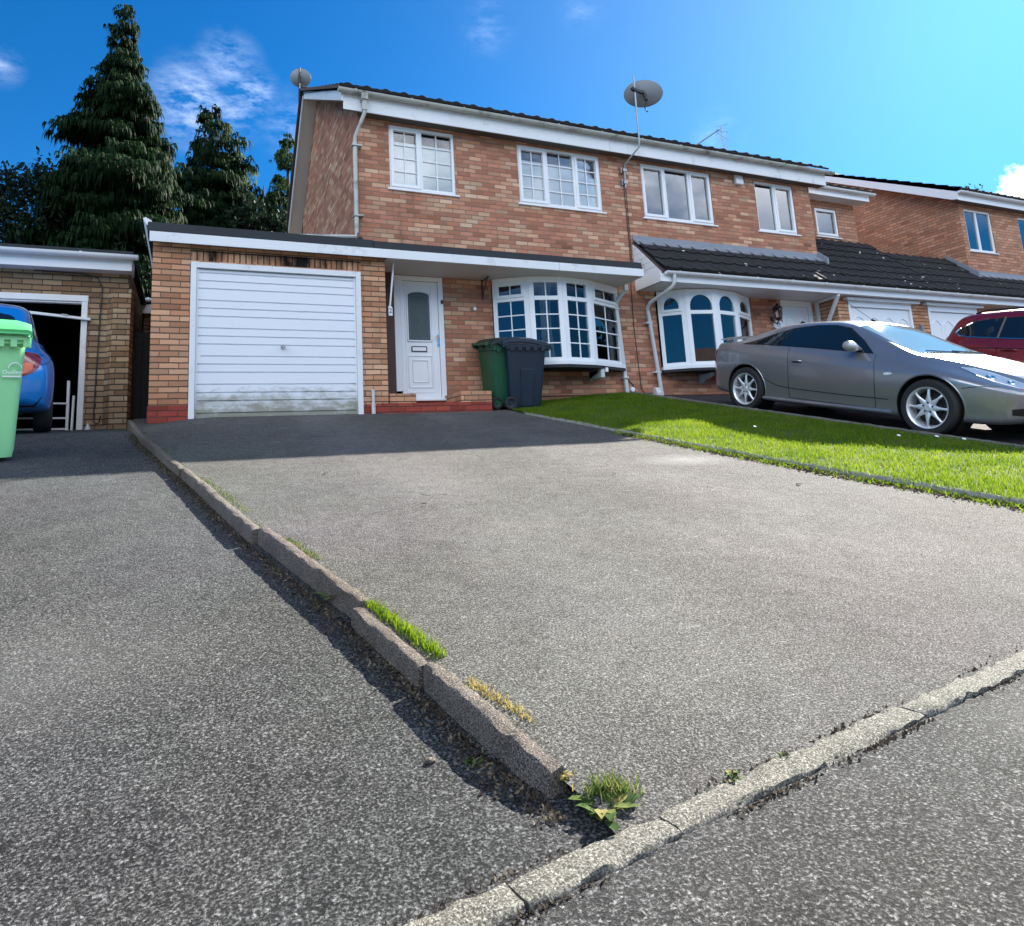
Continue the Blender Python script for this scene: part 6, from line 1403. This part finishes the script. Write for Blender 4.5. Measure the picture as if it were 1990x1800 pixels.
for k in range(34): b.box(-4.9+k*.085, -4.9+k*.085+.06, 7.5, 7.52, .5, 4.42+.02*math.sin(k*2.3))
b.build('pales', 'bark', fn); b = MB(); b.box(-4.9, -2.0, 7.525, 7.56, 4.35, 4.43); b.box(-4.9, -2.0, 7.525, 7.56, 3.0, 3.08); b.build('rails', 'bark', fn)
leafy('shrub', 'small dark treetop above the far right roof against the cloud', 25.4, 4.6, 5.5, [(25.35, 4.6, 7.55, .22), (25.5, 4.6, 7.3, .25)], 500, 24, 'leaf_dk', .12, None, 'shrub', 3)

# houses and trees across the road, seen only in the window reflections
OPP = thing('brick_house', (6, -34, -1.7), 'brick house across the road, mirrored in the bow windows', 'house')
b = MB(); b.box(-2, 9, -42, -34, -1.8, 3.2); b.build('wall', 'brick', OPP); b = MB(); b.prism([(-2.4, -33.5, 3.1), (-2.4, -38, 6.2), (-2.4, -42.5, 3.1)], (11.8, 0, 0)); b.build('roof', 'tile_brown', OPP); b = MB(); b.box(-2.4, 9.4, -33.5, -33.45, 2.95, 3.2); b.build('fascia', 'upvc', OPP)
OPP = thing('brick_house', (20, -32, -1.7), 'second brick house across the road, mirrored in the arched bow window', 'house')
b = MB(); b.box(13, 25, -40, -32, -1.8, 3.4); b.build('wall', 'brick', OPP); b = MB(); b.prism([(12.6, -31.5, 3.3), (12.6, -36, 6.4), (12.6, -40.5, 3.3)], (12.8, 0, 0)); b.build('roof', 'tile_brown', OPP); b = MB(); b.box(12.6, 25.4, -31.5, -31.45, 3.1, 3.4); b.build('fascia', 'upvc', OPP)
leafy('leafy_tree', 'round tree across the road between the two mirrored houses', 11, -30, -1.7, [(11, -30, 2.2, 1.4), (10, -30, 1.2, 1.2), (12, -30, 1.3, 1.2), (11, -30, 3.6, 1.0)], 3600, 25, 'leaf_dk', .3)

leafy('leafy_tree', 'broad unseen tree added down the street beyond the right edge to darken the bow window reflection', 38, -3, -1, [(38, -3, 3.4, 2.2), (37.5, -6, 3.0, 2.0), (38, 0, 3.2, 2.0), (38, -2, 6.0, 2.0), (38, -5, 5.4, 1.6)], 5200, 27, 'leaf_dk', .45)  # added out of view so the bow pane mirrors dark leaves, not blue sky
# ================================================================== weeds, moss, fallen leaves, pebbles
M['weed'] = leafmat('weed_leaf', [(0, (.035, .07, .02)), (.4, (.075, .13, .03)), (.8, (.17, .20, .06)), (1, (.30, .26, .10))], .35, .6)
M['strawgrass'] = leafmat('straw_grass', [(0, (.16, .15, .04)), (.5, (.30, .26, .08)), (1, (.42, .33, .12))], .35, .6)
M['fallen'] = leafmat('fallen_leaf', [(0, (.42, .36, .18)), (.6, (.62, .57, .38)), (1, (.70, .68, .55))], .3, .5)
def rosette(name, label, x, y, z, n, ln, wd, seed, mat='weed', up_=.5, group='weeds in the joints of the tarmac', spread=.0):
    rng = np.random.default_rng(seed); b = MB()
    for k in range(n):
        a = rng.uniform(0, 2*math.pi); L = ln*rng.uniform(.5, 1.15); w_ = wd*rng.uniform(.7, 1.3); d = Vector((math.cos(a), math.sin(a), 0)); s_ = Vector((-d.y, d.x, 0)); o = Vector((x+rng.normal(0, spread), y+rng.normal(0, spread), z)); el = rng.uniform(.15, 1.0)*up_
        rows = []
        for t_, wt in ((0, .25), (.3, .7), (.6, 1.0), (.85, .7), (1, .06)):
            wv = 1+.25*math.sin(t_*17+k)
            c_ = o+d*L*t_*(1-.3*el)+Vector((0, 0, L*el*(t_-.62*t_*t_)*1.6+.004)); rows.append([c_-s_*w_*wt*wv/2+Vector((0, 0, .12*w_*wt)), c_, c_+s_*w_*wt*wv/2+Vector((0, 0, .12*w_*wt))])
        b.sheet(rows)
    return tag(b.build(name, mat, None, smooth=True), label, 'weed', group)
rosette('weed', 'broad-leaved green weed clump at the broken end of the kerb', .835, -7.775, -1.355, 30, .070, .022, 31, 'weed', .55, spread=.012)
rosette('weed', 'small yellowish moss tuft on the end of the nearest kerb stone', .80, -7.66, -1.325, 16, .022, .008, 32, 'strawgrass', 1.0, spread=.010)
rosette('weed', 'spiky weed rosette in the kerb gutter below the stepped stones', .585, -6.33, z_left(.5, -6.33), 22, .11, .020, 33, 'weed', .7, spread=.02)
rosette('weed', 'small dark weed in the kerb shadow', .70, -6.80, z_left(.5, -6.8), 12, .06, .022, 34, 'weed', .8, spread=.012)
rosette('weed', 'tiny bright moss tuft on the left tarmac near the birch leaf', .665, -7.47, z_left(.5, -7.47), 14, .022, .009, 35, 'weed', 1.0, spread=.014)
rosette('weed', 'small weed on the edging stone right of the clump', 1.16, -7.80, -1.35, 12, .025, .010, 36, 'weed', .9, spread=.012)
rosette('weed', 'tiny weed on the edging further right', 1.33, -7.78, -1.347, 9, .018, .008, 37, 'weed', .9, spread=.01)
def tuft(name, label, x0, y0, x1, y1, n, h, mat, zf, wide=.02, seed=40, cat='grass tuft', group='grass tufts along the kerb'):
    rng = np.random.default_rng(seed); t = rng.uniform(0, 1, n); px = x0+(x1-x0)*t+rng.normal(0, wide, n); py = y0+(y1-y0)*t+rng.normal(0, wide*.5, n)
    pz = np.array([zf(a, c_) for a, c_ in zip(px, py)]); o = blades(name, px, py, pz-.003, rng.uniform(.4, 1.2, n)*h, rng.uniform(.002, .0045, n), mat, .9, None, None, rng)
    return tag(o, label, cat, group)
zo = lambda x, y: z_our(.5, y)
tuft('grass_tuft', 'bright green grass strip growing beside the short kerb stone', .645, -6.56, .745, -7.04, 900, .032, 'grass', zo, .012, 41)
tuft('grass_tuft', 'fine grass sprouting behind the weed clump at the kerb end', .84, -7.72, .90, -7.76, 260, .034, 'weed', zo, .02, 42)
tuft('grass_tuft', 'yellowish moss on the driveway side of the kerb near the shadow', .13, -4.02, .34, -5.05, 700, .014, 'weed', zo, .018, 43)
tuft('grass_tuft', 'little yellow-green moss tuft by the middle kerb stone', .47, -5.62, .56, -6.0, 380, .018, 'weed', zo, .012, 44)
tuft('grass_tuft', 'mossy patch in the left gutter below the kerb', .02, -3.75, .23, -4.4, 700, .016, 'weed', z_left, .03, 45)
tuft('grass_tuft', 'dry straw-coloured moss on the near kerb stone', .77, -7.2, .84, -7.45, 300, .012, 'strawgrass', lambda x, y: z_our(.5, y)+.004, .012, 46)
tuft('grass_tuft', 'moss tuft against the pavement side of the edging at the right', 1.62, -7.86, 1.72, -7.86, 200, .014, 'weed', lambda x, y: -1.385, .014, 47)
# debris and turf overhang at the foot of the lawn edging
n = 5200; yy = RNG.uniform(-7.0, -2.6, n); cl = .5+.5*np.sin(yy*5.1)*np.sin(yy*2.3+1); keep = RNG.uniform(0, 1, n) < .25+.75*cl; yy = yy[keep]; xx = np.array([lawn_xl(y) for y in yy])-.03-np.abs(RNG.normal(0, .075, len(yy)))
tag(blades('edge_moss', xx, yy, np.array([z_our(a, c_) for a, c_ in zip(xx, yy)])-.002, RNG.uniform(.008, .035, len(yy)), RNG.uniform(.004, .010, len(yy)), 'grass', 1.4), 'mossy grass spilling along the foot of the lawn edging', 'grass')
n = 6500; yy = RNG.uniform(-7.2, -2.8, n); xx = np.array([lawn_xl(y) for y in yy])-.025-np.abs(RNG.normal(0, .075, n))
M['litter'] = leafmat('leaf_litter', [(0, (.03, .025, .02)), (.6, (.07, .055, .04)), (1, (.20, .17, .12))], .1, .7)
tag(blades('leaf_litter', xx, yy, np.array([z_our(a, c_) for a, c_ in zip(xx, yy)])+.001, RNG.uniform(.003, .014, n), RNG.uniform(.012, .028, n), 'litter', 2.5), 'dark leaf litter gathered along the lawn edging', 'litter')
# soil, grit and moss gathered in the kerb gutter and the edging joint
n = 7000; yy = RNG.uniform(-7.75, -1.2, n); xx = np.array([kerb_x(y) for y in yy])-.03-np.abs(RNG.normal(0, .035, n)); tag(blades('leaf_litter', xx, yy, np.array([z_left(a, c_) for a, c_ in zip(xx, yy)])+.001, RNG.uniform(.002, .010, n), RNG.uniform(.003, .012, n), 'litter', 2.0), 'dark grit and leaf crumbs lying along the kerb gutter', 'litter')
n = 2600; yy = RNG.uniform(-7.4, -1.2, n); cl = np.sin(yy*4.3)+np.sin(yy*9.1+.7); keep = cl+RNG.normal(0, .5, n) > .5; yy = yy[keep]; xx = np.array([kerb_x(y) for y in yy])+.034+np.abs(RNG.normal(0, .014, len(yy))); tag(blades('edge_moss', xx, yy, np.array([z_our(.5, c_) for c_ in yy])-.001, RNG.uniform(.003, .012, len(yy)), RNG.uniform(.002, .006, len(yy)), 'weed', 1.2), 'thin moss in the joint between kerb and driveway', 'moss')
n = 3800; xx = RNG.uniform(-.6, 4.6, n); cl = np.sin(xx*5.3)+np.sin(xx*11.9+.7); keep = cl+RNG.normal(0, .6, n) > .1; xx = xx[keep]; sd_ = RNG.choice([0, 1], len(xx), p=[.3, .7]); yy = edge_y(xx)+np.where(sd_ == 1, -.077-np.abs(RNG.normal(0, .008, len(xx))), .006+np.abs(RNG.normal(0, .008, len(xx)))); tag(blades('edge_moss', xx, yy, np.where(sd_ == 1, .06+.18*edge_y(xx)-.010, .06+.18*yy-.001), RNG.uniform(.002, .010, len(xx)), RNG.uniform(.003, .010, len(xx)), 'litter', 1.4), 'dark moss and grit in the joints of the pavement edging', 'moss')
def fallen(name, label, x, y, z, L, wd, rz, seed, stem=.03, curl=.25, group='fallen leaves on the tarmac'):
    rng = np.random.default_rng(seed); b = MB(); d = Vector((math.cos(rz), math.sin(rz), 0)); s_ = Vector((-d.y, d.x, 0)); o = Vector((x, y, z+.004)); rows = []
    for t_, wt in ((0, .1), (.12, .75), (.3, 1.0), (.55, .82), (.8, .45), (1, .04)):
        c_ = o+d*L*t_+Vector((0, 0, .006+curl*L*.25*math.sin(t_*3.1))); rows.append([c_-s_*wd*wt/2+Vector((0, 0, curl*wd*wt*.5)), c_-s_*wd*wt/4, c_, c_+s_*wd*wt/4, c_+s_*wd*wt/2+Vector((0, 0, curl*wd*wt*.7))])
    b.sheet(rows); b.tube([o+Vector((0, 0, .006)), o-d*stem*.5+Vector((0, 0, .012)), o-d*stem+s_*stem*.2+Vector((0, 0, .016))], .0012, 4)
    return tag(b.build(name, 'fallen', None, smooth=True), label, 'leaf', group)
fallen('fallen_leaf', 'pale curled leaf with long stalk in the kerb shadow near the weed clump', .815, -7.44, z_left(.5, -7.44)-.0, .055, .042, R(-100), 51, .045)
fallen('fallen_leaf', 'round pale leaf in the kerb gutter below the spiky weed', .625, -6.58, z_left(.5, -6.58), .05, .042, R(-60), 52, .03)
fallen('fallen_leaf', 'small whitish leaf just above the round gutter leaf', .64, -6.47, z_left(.5, -6.47), .035, .022, R(-80), 53, .01)
fallen('fallen_leaf', 'narrow white leaf lying on the pavement at the lower right', 1.65, -8.13, -1.41, .042, .016, R(20), 54, .004, .05)
for i, (x, y, L, lb_) in enumerate(((1.3, -5.2, .02, 'small dark leaf fragment on the upper driveway left of centre'), (2.97, -4.75, .03, 'dark leaf fragment below the white driveway patch'), (4.05, -5.5, .03, 'small leaf fragment on the driveway near the lawn'), (.95, -4.1, .025, 'leaf scrap on the driveway near the shadow edge'))):
    fallen('fallen_leaf', lb_, x, y, z_our(x, y), L*1.6, L, R(40*i), 60+i, .01).data.materials[0] = M['litter']
def pebble(label, x, y, z, r, seed):
    rng = np.random.default_rng(seed); bm = bmesh.new(); bmesh.ops.create_icosphere(bm, subdivisions=2, radius=r)
    for v in bm.verts: v.co = Vector((v.co.x*1.3, v.co.y, v.co.z*.6))*(1+rng.normal(0, .12)); v.co += Vector((x, y, z+r*.35))
    me = bpy.data.meshes.new('pebble'); bm.to_mesh(me); bm.free(); me.materials.append(M['kerb']); return tag(link('pebble', me), label, 'pebble', 'loose stones on the tarmac')
pebble('loose grey stone on the left tarmac, left of the birch leaf', .575, -7.42, z_left(.5, -7.42), .011, 71); pebble('white stone at the edge of the kerb shadow', .735, -7.30, z_left(.5, -7.3), .007, 72)
pebble('pale stone in front of the gutter leaves', .61, -6.70, z_left(.5, -6.7), .010, 73); pebble('flat stone on the edging joint beside the weed clump', .93, -7.89, -1.362, .008, 74)
# daisies dotted in the lawn
for i, (x, y) in enumerate(((6.55, -4.9), (6.62, -5.1), (6.3, -4.7), (6.7, -5.6), (6.5, -6.0), (5.6, -3.6))):
    t = thing('daisy', (x, y, z_lawn(x, y)), ('white daisy standing in the sunlit lawn below the coupe\'s front wheel', 'daisy in the lawn close under the coupe\'s front bumper', 'daisy at the shadow edge on the lawn', 'daisy at the right edge of the lawn', 'daisy on the lawn at the picture edge', 'pale flower on the lawn left of the coupe')[i], 'flower', 'daisies in the lawn')
    z = z_lawn(x, y); b = MB(); b.tube([(x, y, z), (x+.006, y, z+.04), (x+.008, y-.004, z+.075)], .0016, 4); b.build('stalk', 'weed', t)
    b = MB(); b.lathe([(0, .008), (.006, .006), (.016, .010), (.018, .004), (.0, 0)], (x+.008, y-.004, z+.075), (0, -.4, 1), 12); b.build('flower_head', 'upvc', t)
